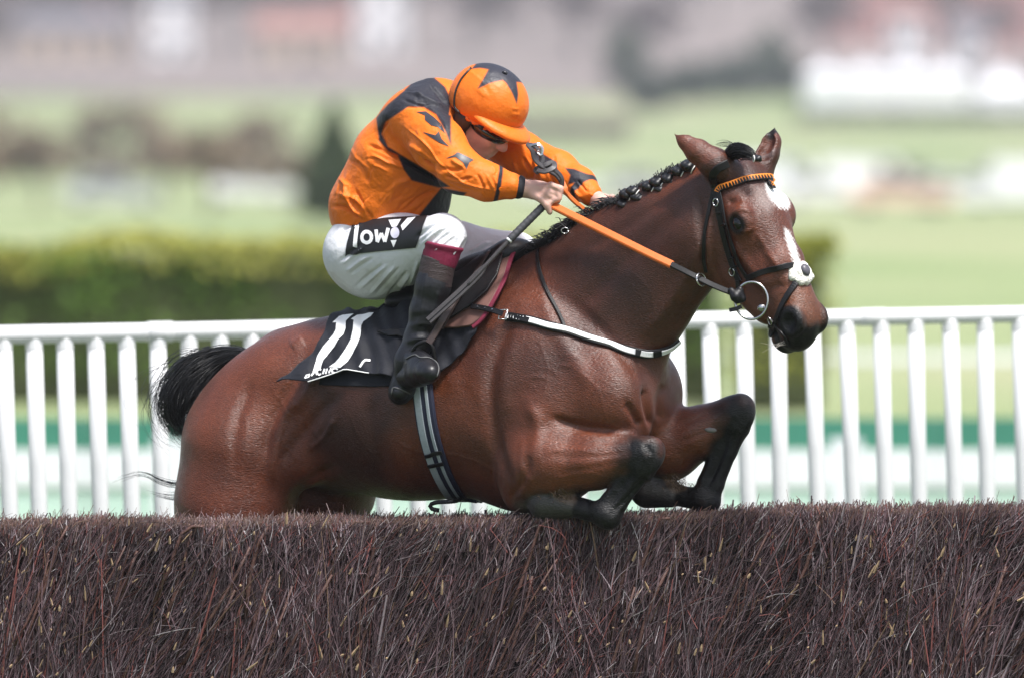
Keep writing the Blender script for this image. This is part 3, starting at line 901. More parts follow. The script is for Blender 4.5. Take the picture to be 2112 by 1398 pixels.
def ymid(ux): return -(ux - 1000.0) / 670.0 * math.tan(ANG)
def H(ux, py, lat=0.0):
    """point over the horse's middle plane (ux = column where that plane is seen), then lat metres to its right"""
    return P(ux, py, ymid(ux)) + HN * lat
def pitched(deg):
    a = math.radians(deg)
    return [HH * math.cos(a) + HZ * math.sin(a), HN, HZ * math.cos(a) - HH * math.sin(a)]

HS = Solid((-1.12, -0.95, 0.50), (1.02, 0.72, 2.62), 0.0058)
s = HS
# trunk
s.ell(H(640, 775), (.235, .235, .165), pitched(12), k=.05)
s.ell(H(880, 838), (.50, .265, .29), pitched(5), k=.06)
s.ell(H(760, 812), (.35, .25, .26), pitched(8), k=.05)
s.ell(H(1085, 808), (.34, .25, .372), pitched(8), k=.07)
s.ell(H(960, 740), (.36, .2, .245), pitched(14), k=.06)
s.ell(H(1275, 795), (.15, .2, .2), pitched(0), k=.05)
s.cone(H(1020, 590), .07, H(1140, 570), .075, k=.07)
# shoulders
for sg in (1, -1):
    s.ell(H(1195, 775, .115 * sg), (.14, .10, .26), pitched(28), k=.09)
    s.ell(H(1305, 815, .12 * sg), (.10, .095, .13), pitched(0), k=.035)
    s.ell(H(1172, 880, .15 * sg), (.115, .10, .20), pitched(-18), k=.035)
    s.ell(H(1320, 850, .07 * sg), (.07, .075, .12), pitched(0), k=.03)
# hindquarters
for sg in (1, -1):
    s.ell(H(588, 862, .135 * sg), (.20, .115, .215), pitched(-14), k=.06)
    s.ell(H(548, 965, .135 * sg), (.18, .105, .27), pitched(0), k=.10)
    s.ell(H(655, 900, .14 * sg), (.085, .07, .15), pitched(25), k=.07)
s.cone(H(585, 745), .07, H(545, 755), .055, k=.07)
def hindleg(lat, dx, dz):
    q = [(H(540 + dx, 960 + dz, lat), .168), (H(520 + dx, 1090 + dz, lat), .150), (H(494 + dx, 1190 + dz, lat), .100), (H(452 + dx, 1250 + dz, lat), .062), (H(420 + dx, 1330 + dz, lat), .055)]
    s.chain(q, k=.09)
    s.chain([(H(420 + dx, 1330 + dz, lat), .052), (H(405 + dx, 1400 + dz, lat), .036), (H(400 + dx, 1490 + dz, lat), .034), (H(398 + dx, 1530 + dz, lat), .042)], k=.03)
    s.chain([(H(398 + dx, 1530 + dz, lat), .04), (H(380 + dx, 1590 + dz, lat), .035)], k=.02)
    s.cone(H(378 + dx, 1595 + dz, lat), .043, H(368 + dx, 1622 + dz, lat), .055, k=.015)
hindleg(.145, 0, -40)
hindleg(-.145, 92, -70)
# belly sheath / udder fold and flank
s.ell(H(720, 960, 0), (.12, .1, .06), pitched(12), k=.05)
# forelegs: knee block, cannon bone with the tendons behind it, fetlock, pastern and flared hoof
def lower_leg(kn, ft, hf0, hf1, back, kr):
    """kn knee, ft fetlock, hf0/hf1 top and toe of the hoof (px, py, Y); back = px offset of the tendon side"""
    K, Fp, A, B = P(*kn), P(*ft), P(*hf0), P(*hf1)
    ax = nrm(Fp - K); bk = np.array((back[0], back[2], -back[1])) / 670.0; bk = bk - ax * (bk @ ax); bkn = nrm(bk); sd = np.cross(ax, bkn)
    s.ell(K - ax * .012, (.058, .050, .044), [ax, bkn, sd], k=.02)
    s.ell(K + ax * .030 - bkn * .004, (.040, .046, .042), [ax, bkn, sd], k=.014)
    s.ell(K + ax * .004 + bkn * .036, (.030, .022, .026), [ax, bkn, sd], k=.014)
    for q in (.020, -.020): s.ell(K - bkn * .034 + sd * q, (.030, .016, .018), [ax, bkn, sd], k=.012)
    s.chain([(K + ax * .04 - bkn * .012, .036), (K * .6 + Fp * .4 - bkn * .012, .026), (K * .2 + Fp * .8 - bkn * .010, .026), (Fp - bkn * .006, .034)], k=.012)
    s.chain([(K + ax * .04 + bkn * .026, .026), (K * .6 + Fp * .4 + bkn * .024, .0185), (K * .2 + Fp * .8 + bkn * .026, .020), (Fp + bkn * .022, .030)], k=.009)
    s.ell(Fp, (.042, .046, .040), [ax, bkn, sd], k=.014)
    s.ell(Fp + bkn * .034 - ax * .004, (.024, .018, .026), [ax, bkn, sd], k=.012)
    s.chain([(Fp, .036), (Fp * .45 + A * .55, .030), (A, .036)], k=.014)
    h = nrm(B - A)
    s.cone(A + h * .004, .043, B, .060, k=.004)
s.chain([(P(1110, 960, -.27), .125), (P(1150, 952, -.31), .108), (P(1230, 948, -.37), .084), (P(1318, 934, -.43), .054)], k=.035)
s.ell(P(1085, 985, -.255), (.065, .07, .11), pitched(-20), k=.05)
lower_leg((1333, 942, -.445), (1252, 1062, -.40), (1172, 1040, -.345), (1128, 1034, -.315), (-40, -30, .0), 1)
s.chain([(P(1330, 912, -.10), .12), (P(1380, 918, -.14), .10), (P(1440, 892, -.19), .076), (P(1504, 852, -.235), .052)], k=.035)
lower_leg((1522, 856, -.245), (1456, 1032, -.205), (1384, 1018, -.16), (1338, 1008, -.13), (-45, -20, .0), 1)
# neck
NL = nrm(HN + np.array((-.08, .02, 0)))
s.chain([(P(1225, 655, -.17), .275), (P(1270, 608, -.215), .24), (P(1338, 545, -.285), .197), (P(1398, 492, -.345), .168), (P(1448, 450, -.395), .145)], k=.05, lat=NL, fac=1.9)
s.chain([(P(1165, 590, -.12), .09), (P(1255, 510, -.22), .075), (P(1335, 455, -.30), .06), (P(1420, 400, -.37), .055), (P(1480, 365, -.42), .06)], k=.06, lat=NL, fac=1.5)
s.cone(P(1440, 470, -.40), .12, P(1488, 425, -.43), .10, k=.05, lat=NL, fac=1.35)
# head frame: hf poll -> nose, hl towards its right cheek, hd out of the forehead
HO = P(1546, 330, -.47)
hf = nrm(P(1688, 648, -.63) - HO)
hl = nrm(np.array((-.72, -.68, -.10))); hl = nrm(hl - hf * (hl @ hf))
hd = np.cross(hf, hl)
if hd[1] > 0: hd = -hd
HK = 1.20; FK = .93
def HD(f, d, l): return HO + hf * (f * FK) + hd * (d * HK) + hl * (l * HK)
HAX = [hf, hd, hl]
def he(f, d, l, r, ax=None, **kw): s.ell(HD(f, d, l), np.array(r) * np.array((1.05, HK, HK)), ax or HAX, **kw)
he(.055, -.075, 0, (.10, .080, .078), k=.04)
he(.16, -.062, 0, (.13, .070, .090), k=.03)
s.chain([(HD(.20, -.072, 0), .088), (HD(.36, -.072, 0), .070), (HD(.52, -.068, 0), .060)], k=.03)
s.chain([(HD(.20, -.016, 0), .034), (HD(.35, -.020, 0), .028), (HD(.50, -.028, 0), .026)], k=.03, lat=hl, fac=.6)
for sg in (1, -1):
    he(.185, -.155, .050 * sg, (.130, .112, .034), [nrm(hf * .95 - hd * .3), nrm(hd * .95 + hf * .3), hl], k=.025)
    he(.185, -.042, .077 * sg, (.046, .034, .024), k=.02)
    he(.166, -.022, .070 * sg, (.045, .016, .022), k=.018)
    s.cone(HD(.25, -.095, .068 * sg), .015, HD(.39, -.082, .052 * sg), .011, k=.02)
    s.cone(HD(.20, -.215, .040 * sg), .05, HD(.46, -.140, .028 * sg), .036, k=.035)
s.cone(HD(.24, -.16, 0), .08, HD(.48, -.112, 0), .052, k=.035)
he(.545, -.074, 0, (.070, .060, .052), k=.03)
he(.585, -.095, 0, (.045, .045, .044), k=.02)
he(.565, -.142, 0, (.046, .026, .038), k=.012)
s.cone(HD(.592, -.114, .03), .013, HD(.592, -.114, -.03), .013, k=.012)
for sg in (1, -1):
    ax = [nrm(hf * .85 - hd * .5), nrm(hd * .85 + hf * .5), hl]
    he(.555, -.052, .041 * sg, (.046, .040, .022), ax, k=.015)
    he(.562, -.050, .068 * sg, (.030, .024, .029), ax, k=.008, op='sub')
    he(.195, -.044, .106 * sg, (.026, .019, .020), k=.008, op='sub')
    s.cone(HD(.615, -.124, .0), .004, HD(.49, -.124, .052 * sg), .005, k=.006, op='sub')
# ears: tapered shells
def ear(pts, hollow, off):
    s.chain(pts, k=.018)
    h = nrm(hollow); n = len(pts)
    s.chain([(p + h * off * r, r * .72) for p, r in pts[1:-1]] + [(pts[-1][0] + h * .012, .004)], k=.008, op='sub')
ear([(P(1502, 356, -.49), .044), (P(1474, 338, -.505), .046), (P(1438, 312, -.50), .036), (P(1413, 293, -.495), .021), (P(1391, 276, -.485), .004)], (-.2, .75, .65), .85)
ear([(HD(.045, -.06, -.055), .046), (P(1584, 318, -.385), .033), (P(1592, 292, -.375), .027), (P(1597, 266, -.36), .005)], (-.55, -.83, .0), .75)

HV, HF = s.mesh(3)
del HS.d
# muscle, tendon and vein relief
strokes = [
 # hindquarter: furrow between thigh muscles, stifle, flank, hip point
 ([(640, 720), (600, 800), (560, 880), (545, 960)], 16, -7), ([(655, 740), (640, 800), (600, 850)], 14, 8),
 ([(520, 790), (490, 870), (480, 960)], 14, -5), ([(610, 800), (570, 900), (560, 1000)], 14, 6),
 ([(700, 810), (660, 850), (600, 925), (580, 960)], 16, -6), ([(690, 860), (670, 900), (640, 925)], 7, 5),
 ([(700, 960), (640, 990), (600, 1040)], 14, -6), ([(625, 700), (600, 715)], 14, 6),
 # barrel: ribs
 ([(760, 820), (770, 900), (800, 980)], 20, -4), ([(830, 850), (850, 930), (880, 1000)], 18, -3),
 # shoulder blade, arm, breast
 ([(1110, 600), (1160, 700), (1220, 800)], 22, 6), ([(1060, 640), (1020, 740), (1010, 830), (1030, 940), (1060, 1030)], 18, -9),
 ([(1170, 620), (1260, 700), (1330, 790)], 18, -6), ([(1140, 862), (1200, 880), (1270, 888)], 10, -9),
 ([(1090, 830), (1110, 880), (1090, 960)], 16, 6), ([(1290, 830), (1310, 860), (1320, 880)], 10, -8),
 ([(1330, 800), (1335, 840), (1345, 880)], 9, -11), ([(1372, 790), (1360, 830), (1362, 870)], 10, -7),
 ([(1050, 1030), (1080, 990), (1095, 930)], 10, -5),
 # forearm muscles of the right leg
 ([(1130, 905), (1200, 915), (1290, 908)], 7, -2.5), ([(1130, 940), (1210, 942), (1300, 930)], 7, -3),
 ([(1140, 978), (1200, 968), (1290, 950)], 7, -2), ([(1120, 890), (1200, 898), (1290, 898)], 8, 2.5),
 ([(1120, 924), (1200, 928), (1290, 918)], 8, 2.5), ([(1130, 960), (1200, 954), (1290, 940)], 8, 1.5),
 ([(1400, 880), (1450, 856), (1490, 838)], 6, -4), ([(1400, 915), (1450, 892), (1490, 875)], 6, -4),
 ([(1328, 985), (1300, 1018), (1262, 1056)], 5, -4), ([(1500, 910), (1485, 950), (1462, 1000)], 5, -4),
 ([(1330, 915), (1345, 935)], 8, -3), ([(1330, 985), (1345, 990)], 6, 4),
 # neck: jugular groove, splenius edge, throat
 ([(1470, 560), (1440, 610), (1390, 680)], 14, -6), ([(1420, 420), (1330, 500), (1250, 580), (1180, 640)], 22, -5),
 ([(1460, 470), (1420, 560), (1370, 640), (1330, 690)], 18, 5), ([(1200, 520), (1290, 470), (1390, 400)], 14, -4),
 ([(1440, 400), (1448, 480), (1446, 560)], 12, -6),
 # cheek and face
 ([(1560, 480), (1590, 530), (1610, 560)], 8, 3), ([(1480, 430), (1468, 500), (1480, 570), (1520, 610)], 8, -3),
 ([(1580, 600), (1610, 590), (1640, 600)], 10, -3), ([(1512, 440), (1530, 432), (1552, 440)], 5, 4),
 ([(1515, 470), (1535, 478), (1555, 470)], 5, 2.5), ([(1500, 420), (1530, 412)], 8, -5),
]
strokes = [(p, w_ * .82, h * (.55 if (1100 < p[0][0] < 1160 and p[0][1] > 880) or p[0][0] == 1400 else 1.45)) for p, w_, h in strokes]
HV = sculpt(HV, HF, strokes)
# skin wrinkles over the shoulder in front of the saddle
veins = [([(1040, 985), (980, 950), (920, 935), (860, 930), (800, 900)], 2.6, 1.5), ([(1110, 700), (1130, 760), (1120, 820)], 2.4, 1.2), ([(1190, 760), (1230, 800), (1250, 860)], 2.4, 1.4), ([(1230, 800), (1270, 815), (1300, 850)], 2.2, 1.2),
 ([(1120, 935), (1180, 925), (1240, 935), (1300, 925)], 2.2, 1.5), ([(1150, 985), (1210, 975), (1260, 985)], 2.2, 1.2), ([(1400, 900), (1440, 880), (1480, 862)], 2.0, 1.2), ([(560, 800), (590, 850), (575, 920), (590, 980)], 2.6, 1.4), ([(590, 850), (640, 880), (680, 930)], 2.4, 1.2),
 ([(500, 830), (510, 900), (495, 970), (510, 1040)], 2.6, 1.2), ([(1545, 485), (1575, 520), (1600, 540)], 1.8, 1.2), ([(1575, 520), (1590, 560)], 1.6, 1.0), ([(1600, 570), (1625, 600), (1630, 630)], 1.8, 1.2), ([(1500, 500), (1520, 540)], 1.8, 1.0),
 ([(1300, 560), (1340, 600), (1350, 660)], 2.4, 1.0), ([(1250, 600), (1230, 660), (1240, 700)], 2.4, 1.0), ([(720, 850), (740, 900), (780, 950)], 2.6, 1.0), ([(1320, 930), (1340, 960), (1335, 985)], 2.2, 1.6), ([(1505, 850), (1525, 868), (1540, 880)], 2.4, 1.6),
 ([(1318, 1000), (1288, 1036), (1258, 1066)], 2.4, -2.0), ([(1510, 905), (1494, 950), (1466, 1015)], 2.4, -2.0), ([(1060, 700), (1040, 780), (1050, 860)], 14, 4), ([(940, 700), (960, 800), (1000, 900)], 20, -3), ([(1100, 1000), (1075, 960), (1080, 900)], 9, 4)]
HV = sculpt(HV, HF, veins)
wr = []
for i in range(16):
    x0 = 1050 + 9 * i; y0 = 800 - 4 * i + 10 * math.sin(i * 2.1)
    wr.append(([(x0, y0), (x0 + 22, y0 - 12 + 5 * math.sin(i)), (x0 + 48, y0 - 8)], 3.0, .9))
HV = sculpt(HV, HF, wr)
HNM = normals(HV, HF)
HBVH = bvh_of(HV, HF)

# coat: bay, black points, white star and stripe
hx, hy = proj(HV)
bay = np.array((.076, .0190, .0085)); red = np.array((.130, .0290, .0082)); dark = np.array((.022, .0080, .0055)); blk = np.array((.0026, .0023, .0028))
HC = np.tile(bay, (len(HV), 1))
def mixc(c, w):
    global HC
    w = np.clip(w, 0, 1)[:, None]; HC = HC * (1 - w) + np.array(c) * w
lowfreq = np.sin(HV[:, 0] * 9 + 1) * np.sin(HV[:, 2] * 11 + HV[:, 1] * 7)
mixc(red, .35 + .3 * lowfreq)
side = np.abs((HV - P(1000, 800, 0)) @ HN)
# redder quarters and forearms, darker neck, shoulder blade and flank
def blob(px, py, r, soft=.6):
    return np.clip((1 - np.hypot(hx - px, hy - py) / r) / soft, 0, 1)
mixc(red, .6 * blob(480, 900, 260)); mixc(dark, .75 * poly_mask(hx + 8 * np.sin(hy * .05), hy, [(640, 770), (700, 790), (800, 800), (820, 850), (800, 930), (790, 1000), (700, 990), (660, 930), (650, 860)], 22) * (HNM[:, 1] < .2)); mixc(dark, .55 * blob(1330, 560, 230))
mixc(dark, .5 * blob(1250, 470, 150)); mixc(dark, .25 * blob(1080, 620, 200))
mixc(red, .9 * blob(1190, 935, 150)); mixc(red, .9 * blob(1410, 900, 130))
# black points: distance to knee..hoof bones
def bone(pts, r, soft):
    d = np.full(len(HV), 9.0)
    for a, b in zip(pts[:-1], pts[1:]):
        ba = b - a; t = np.clip(((HV - a) @ ba) / (ba @ ba), 0, 1)
        d = np.minimum(d, np.linalg.norm(HV - a - t[:, None] * ba, axis=1))
    return np.clip((r - d) / soft, 0, 1)
n1 = .004 * np.sin(HV[:, 0] * 130 + HV[:, 1] * 60) + .004 * np.sin(HV[:, 2] * 123 + 1)
mixc(blk, bone([P(1328, 940, -.44), P(1345, 980, -.45), P(1246, 1070, -.39), P(1130, 1040, -.3)], .112 + n1, .055))
mixc(blk, bone([P(1522, 850, -.245), P(1533, 872, -.25), P(1456, 1036, -.20), P(1330, 1008, -.12)], .104 + n1, .055))
for lat, dx in ((.145, 0), (-.145, 92)):
    mixc(blk, bone([H(420 + dx, 1290, lat), H(400 + dx, 1490, lat), H(368 + dx, 1600, lat)], .12, .05))
for a, b_ in (((1170, 1040, -.345), (1120, 1034, -.31)), ((1382, 1018, -.16), (1330, 1008, -.125))):
    mixc((.034, .030, .029), bone([P(*a) * .75 + P(*b_) * .25, P(*b_)], .064, .006))
    hh_ = nrm(P(*b_) - P(*a)); mixc((.11, .092, .078), .8 * bone([P(*b_) + hh_ * .055, P(*b_) + hh_ * .06], .050, .02))
# fetlock hair tufts show tawny
mixc((.16, .09, .045), .8 * bone([P(1160, 1015, -.38), P(1172, 1025, -.39)], .035 + n1, .03))
mixc((.16, .09, .045), .8 * bone([P(1385, 988, -.19), P(1400, 995, -.19)], .035 + n1, .02))
# chestnut on the inside of the far forearm
def headm(f, d, l, r, soft=.012): return np.clip((r - np.linalg.norm(HV - HD(f, d, l), axis=1)) / soft, 0, 1)
q = HV - HO; qf, qd, ql = (q @ hf) / FK, (q @ hd) / HK, (q @ hl) / HK
onhead = (qf > -.02) & (qf < .7) & (np.abs(ql) < .14) & (qd > -.3) & (qd < .1)
mixc(red * .9, onhead * .5 * np.clip((qf - .2) / .2, 0, 1))
tan_ = np.array((.135, .044, .016))
mixc(tan_, onhead * .7 * np.clip((qf - .38) / .1, 0, 1) * np.clip((qd + .19) / .05, 0, 1))
mixc(dark, onhead * .6 * np.clip((.14 - qf) / .1, 0, 1))
mz = np.clip((qf + .25 * np.clip(-qd - .08, 0, 1) - .575 + n1 * .5) / .025, 0, 1) * onhead
mixc(blk * 1.6, mz)
for sg in (1, -1):
    mixc(blk * 1.2, headm(.556, -.052, .055 * sg, .058)); mixc(blk * 1.6, headm(.195, -.042, .090 * sg, .040))
mixc((.012, .010, .010), onhead * np.clip((.022 - np.abs(qd + .124)) / .01, 0, 1) * np.clip((qf - .5) / .03, 0, 1))
# ears dark tips / edges
for a, b in ((P(1444, 318, -.475), P(1393, 280, -.455)), (P(1592, 285, -.365), P(1596, 267, -.36))):
    mixc(blk * 1.5, bone([a * .5 + b * .5, b + (b - a) * .2], .03, .012) * .95)
mixc((.20, .15, .14), .8 * poly_mask(hx, hy, [(1575, 322), (1578, 295), (1588, 276), (1596, 275), (1598, 300), (1594, 322)], 5) * onhead)
# star and stripe
jag = 5 * np.sin(hx * .9) * np.sin(hy * .7)
wht = np.array((.82, .80, .78))
mixc((.30, .24, .22), .6 * poly_mask(hx + jag, hy, [(1560, 388), (1585, 378), (1600, 420), (1585, 440), (1562, 415)], 9) * onhead)
mixc(wht, poly_mask(hx, hy + jag, [(1578, 378), (1603, 376), (1618, 395), (1630, 422), (1624, 432), (1606, 428), (1590, 412), (1582, 398)], 3) * onhead)
mixc(wht, poly_mask(hx + jag * .6, hy, [(1618, 470), (1628, 478), (1640, 505), (1652, 545), (1642, 552), (1630, 520), (1620, 490)], 3) * onhead)
# coat black along crest and dock
mixc(blk * 1.3, bone([H(545, 735), H(520, 745)], .05, .03))

def coat_material():
    m, nt, b = mat_new('bay_coat')
    N, L = nt.nodes, nt.links
    at = N.new('ShaderNodeAttribute'); at.attribute_name = 'Col'
    tc = N.new('ShaderNodeTexCoord')
    mp = N.new('ShaderNodeMapping'); mp.inputs['Rotation'].default_value = (0, .6, 0); mp.inputs['Scale'].default_value = (60, 160, 260)
    L.new(tc.outputs['Object'], mp.inputs['Vector'])
    hair = N.new('ShaderNodeTexNoise'); hair.inputs['Scale'].default_value = 1.6; hair.inputs['Detail'].default_value = 3
    L.new(mp.outputs[0], hair.inputs['Vector'])
    blo = N.new('ShaderNodeTexNoise'); blo.inputs['Scale'].default_value = 7; blo.inputs['Detail'].default_value = 5
    L.new(tc.outputs['Object'], blo.inputs['Vector'])
    vein = N.new('ShaderNodeTexNoise'); vein.inputs['Scale'].default_value = 22; vein.inputs['Detail'].default_value = 3; vein.inputs['Distortion'].default_value = 1.2
    L.new(tc.outputs['Object'], vein.inputs['Vector'])
    r1 = N.new('ShaderNodeMapRange'); r1.inputs['From Min'].default_value = .3; r1.inputs['From Max'].default_value = .7
    r1.inputs['To Min'].default_value = .62; r1.inputs['To Max'].default_value = 1.42
    L.new(hair.outputs['Fac'], r1.inputs['Value'])
    r2 = N.new('ShaderNodeMapRange'); r2.inputs['From Min'].default_value = .3; r2.inputs['From Max'].default_value = .7
    r2.inputs['To Min'].default_value = .70; r2.inputs['To Max'].default_value = 1.30
    L.new(blo.outputs['Fac'], r2.inputs['Value'])
    mu = N.new('ShaderNodeMath'); mu.operation = 'MULTIPLY'; L.new(r1.outputs[0], mu.inputs[0]); L.new(r2.outputs[0], mu.inputs[1])
    sc_ = N.new('ShaderNodeVectorMath'); sc_.operation = 'SCALE'
    L.new(at.outputs['Color'], sc_.inputs[0]); L.new(mu.outputs[0], sc_.inputs['Scale'])
    L.new(sc_.outputs[0], b.inputs['Base Color'])
    rg = N.new('ShaderNodeMapRange'); rg.inputs['From Min'].default_value = .3; rg.inputs['From Max'].default_value = .7
    rg.inputs['To Min'].default_value = .29; rg.inputs['To Max'].default_value = .50
    L.new(vein.outputs['Fac'], rg.inputs['Value']); L.new(rg.outputs[0], b.inputs['Roughness'])
    sp = N.new('ShaderNodeMapRange'); sp.inputs['From Min'].default_value = .003; sp.inputs['From Max'].default_value = .03
    sp.inputs['To Min'].default_value = .36; sp.inputs['To Max'].default_value = .60
    L.new(at.outputs['Fac'], sp.inputs['Value']); L.new(sp.outputs[0], b.inputs['Specular IOR Level'])
    b.inputs['Sheen Weight'].default_value = .06
    b.inputs['Sheen Roughness'].default_value = .4
    b1 = N.new('ShaderNodeBump'); b1.inputs['Strength'].default_value = .65; b1.inputs['Distance'].default_value = .004
    L.new(hair.outputs['Fac'], b1.inputs['Height'])
    b2 = N.new('ShaderNodeBump'); b2.inputs['Strength'].default_value = .16; b2.inputs['Distance'].default_value = .012
    L.new(vein.outputs['Fac'], b2.inputs['Height']); L.new(b1.outputs[0], b2.inputs['Normal'])
    L.new(b2.outputs[0], b.inputs['Normal'])
    return m
M_coat = coat_material()
horse = empty('horse', tuple(H(900, 1050, 0)), 'bay racehorse with black points and white star jumping the brush fence', 'horse')
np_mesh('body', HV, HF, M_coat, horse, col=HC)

# eyes
M_eye = mat('horse_eye', (.004, .003, .003), rough=.03, var=.1, spec=.5)
for sg in (1, -1):
    e = Solid(HD(.195, -.044, .088 * sg) - .035, HD(.195, -.044, .088 * sg) + .035, .0022)
    e.ell(HD(.195, -.044, .083 * sg), (.026, .022, .020), HAX, k=.002)
    v, f = e.mesh(1); np_mesh('eye', v, f, M_eye, horse)
# nostril lining is part of the body; white whiskers under the chin
M_hairb = mat('black_horsehair', (.005, .0048, .006), rough=.42, var=.4, scale=50, spec=.6)
def strands(guide, radii, n, width, rng, pts=14, wig=.012, taper=True, spread_end=1.0, root=.3):
    """hair: n thin tapered strips following a guide curve, spread over its girth"""
    g = spline(guide, pts); R = np.interp(np.linspace(0, 1, pts), np.linspace(0, 1, len(radii)), radii)
    t, u, w = frames(g)
    a = rng.uniform(0, 2 * math.pi, n); r = np.sqrt(rng.uniform(0, 1, n))
    L = rng.uniform(.55, 1.0, n); T = np.linspace(0, 1, pts)
    k1, k2 = rng.normal(0, wig, n), rng.normal(0, wig, n); ph = rng.uniform(0, 6, n)
    Vs = []; Fs = []; b = 0
    for i in range(n):
        q = np.stack([np.interp(T * L[i], T, g[:, j]) for j in range(3)], 1)
        uu = np.stack([np.interp(T * L[i], T, u[:, j]) for j in range(3)], 1); ww = np.stack([np.interp(T * L[i], T, w[:, j]) for j in range(3)], 1)
        rr = np.interp(T * L[i], T, R)
        q = q + uu * (rr * r[i] * math.cos(a[i]) + k1[i] * np.sin(T * 5 + ph[i]) * T)[:, None] + ww * (rr * r[i] * math.sin(a[i]) + k2[i] * np.cos(T * 4 + ph[i]) * T)[:, None]
        tw = width * (1 - .8 * T ** 2) if taper else np.full(pts, width)
        v, f, _ = tube_arrays(q, tw, 3)
        Vs.append(v); Fs.append(f + b); b += len(v)
    return np.concatenate(Vs), np.concatenate(Fs)
rh = np.random.default_rng(9)
# tail
tp = lambda px, py, dy=0.0: P(px, py, ymid(540) + dy)
TG = [tp(530, 742, -.05), tp(490, 730, -.02), tp(440, 744, .0), tp(392, 782, -.01), tp(362, 832, -.02), tp(364, 874, -.02), tp(392, 908, -.02)]
V1, F1 = strands(TG, [.014, .020, .034, .052, .054, .036, .012], 1000, .0016, rh, pts=18, wig=.018)
V2, F2 = strands([tp(440, 730), tp(372, 770), tp(338, 835), tp(352, 880), tp(392, 915)], [.03, .05, .045, .03, .012], 150, .0010, rh, pts=14, wig=.05)
V3, F3 = strands([tp(392, 900, .1), tp(385, 960, .1), tp(372, 1000, .1), tp(330, 995, .1), tp(290, 978, .1), tp(222, 998, .1)], [.02, .02, .012, .012, .012, .01], 14, .0012, rh, pts=16, wig=.008)
V4, F4 = strands([tp(392, 940, .1), tp(385, 1000, .1), tp(372, 1022, .1), tp(340, 1020, .1), tp(300, 1012, .1)], [.02, .02, .02, .016, .012], 26, .0012, rh, pts=12, wig=.008)
tv = np.concatenate([V1, V2, V3, V4]); tf = np.concatenate([F1, F2 + len(V1), F3 + len(V1) + len(V2), F4 + len(V1) + len(V2) + len(V3)])
np_mesh('tail', tv, tf, M_hairb, horse)
# mane: short hair along the crest, plaited into knots near the poll
CR = [(1098, 512), (1140, 506), (1190, 482), (1240, 450), (1285, 428), (1330, 400), (1380, 372), (1430, 350), (1470, 340)]
cr = spline(CR, 60); HITY[0] = -.25
Vs, Fs, b = [], [], 0
for i in range(60):
    px, py = cr[i]; Yc = np.interp(px, [1098, 1200, 1300, 1400, 1480], [-.06, -.16, -.265, -.355, -.42])
    p0 = np.array(HBVH.find_nearest(Vector(P(px, py + 6, Yc)))[0])
    for j in range(12 if 1225 < px < 1280 else 34):
        ln = rh.uniform(.02, .06) if px < 1285 else rh.uniform(.006, .016)
        q0 = p0 + HN * rh.normal(0, .016) + HH * rh.normal(0, .012) - HZ * .008
        dr = nrm(HZ * rh.uniform(-.1, .9) + HN * rh.uniform(-.2, 1.0) - HH * rh.uniform(.2, 1.2))
        q = [q0, q0 + dr * ln * .5 + HZ * .006, q0 + dr * ln - HZ * ln * .25]
        v, f, _ = tube_arrays(q, [.0022, .0018, .0006], 3); Vs.append(v); Fs.append(f + b); b += len(v)
np_mesh('mane', np.concatenate(Vs), np.concatenate(Fs), M_hairb, horse)
M_band = mat('white_plaiting_band', (.75, .73, .70), rough=.5)
def knot(px, py, Y, r, band=True, dirv=(.8, -.45)):
    c = P(px, py, Y)
    so = Solid(c - .045, c + .045, .0022)
    for k in range(7):                       # rolled plait: overlapping lobes round the knot
        a = k * 2.4; z = -.6 + 1.2 * k / 6
        so.ell(c + np.array((math.cos(a) * .5, math.sin(a) * .5, z * .6)) * r * .8, (r * .55, r * .55, r * .5), k=.004)
    v, f = so.mesh(1)
    o = np_mesh('plait', v, f, M_hairb, horse)
    if band:
        d = nrm(np.array((dirv[0], -.2, dirv[1]))); e = nrm(np.cross(d, (0, 1, 0.2))); g = np.cross(d, e)
        ring = [c + d * r * .75 + (e * math.cos(t) + g * math.sin(t)) * r * .62 for t in np.linspace(0, 2 * math.pi, 17)]
        tube_obj('plaiting_band', ring, .0020, M_band, o, n=6)
for (px, py, r) in [(1284, 424, .018), (1290, 404, .021), (1306, 398, .020), (1313, 414, .019), (1335, 386, .021), (1352, 377, .020), (1362, 394, .018), (1376, 368, .021), (1398, 357, .020), (1420, 346, .022), (1388, 380, .016), (1322, 408, .017)]:
    knot(px + rh.normal(0, 1.5), py - 2 + rh.normal(0, 1.5), np.interp(px, [1280, 1430], [-.30, -.43]), r * rh.uniform(1.05, 1.3))
knot(1248, 435, -.225, .016); knot(1133, 497, -.12, .015)
# forelock
fl0, _ = hit(HBVH, 1530, 335, .002)
V1, F1 = strands([P(1500, 322, -.50), P(1520, 312, -.53), P(1545, 318, -.56), P(1562, 330, -.57)], [.016, .028, .022, .01], 260, .0016, rh, pts=9, wig=.004)
V2, F2 = strands([P(1525, 318, -.53), P(1515, 306, -.53), P(1500, 298, -.53), P(1474, 300, -.53)], [.02, .012, .012, .01], 14, .0012, rh, pts=9, wig=.006)
np_mesh('forelock', np.concatenate([V1, V2]), np.concatenate([F1, F2 + len(V1)]), M_hairb, horse)
knot(1562, 328, -.58, .015, True, (-.9, 0))
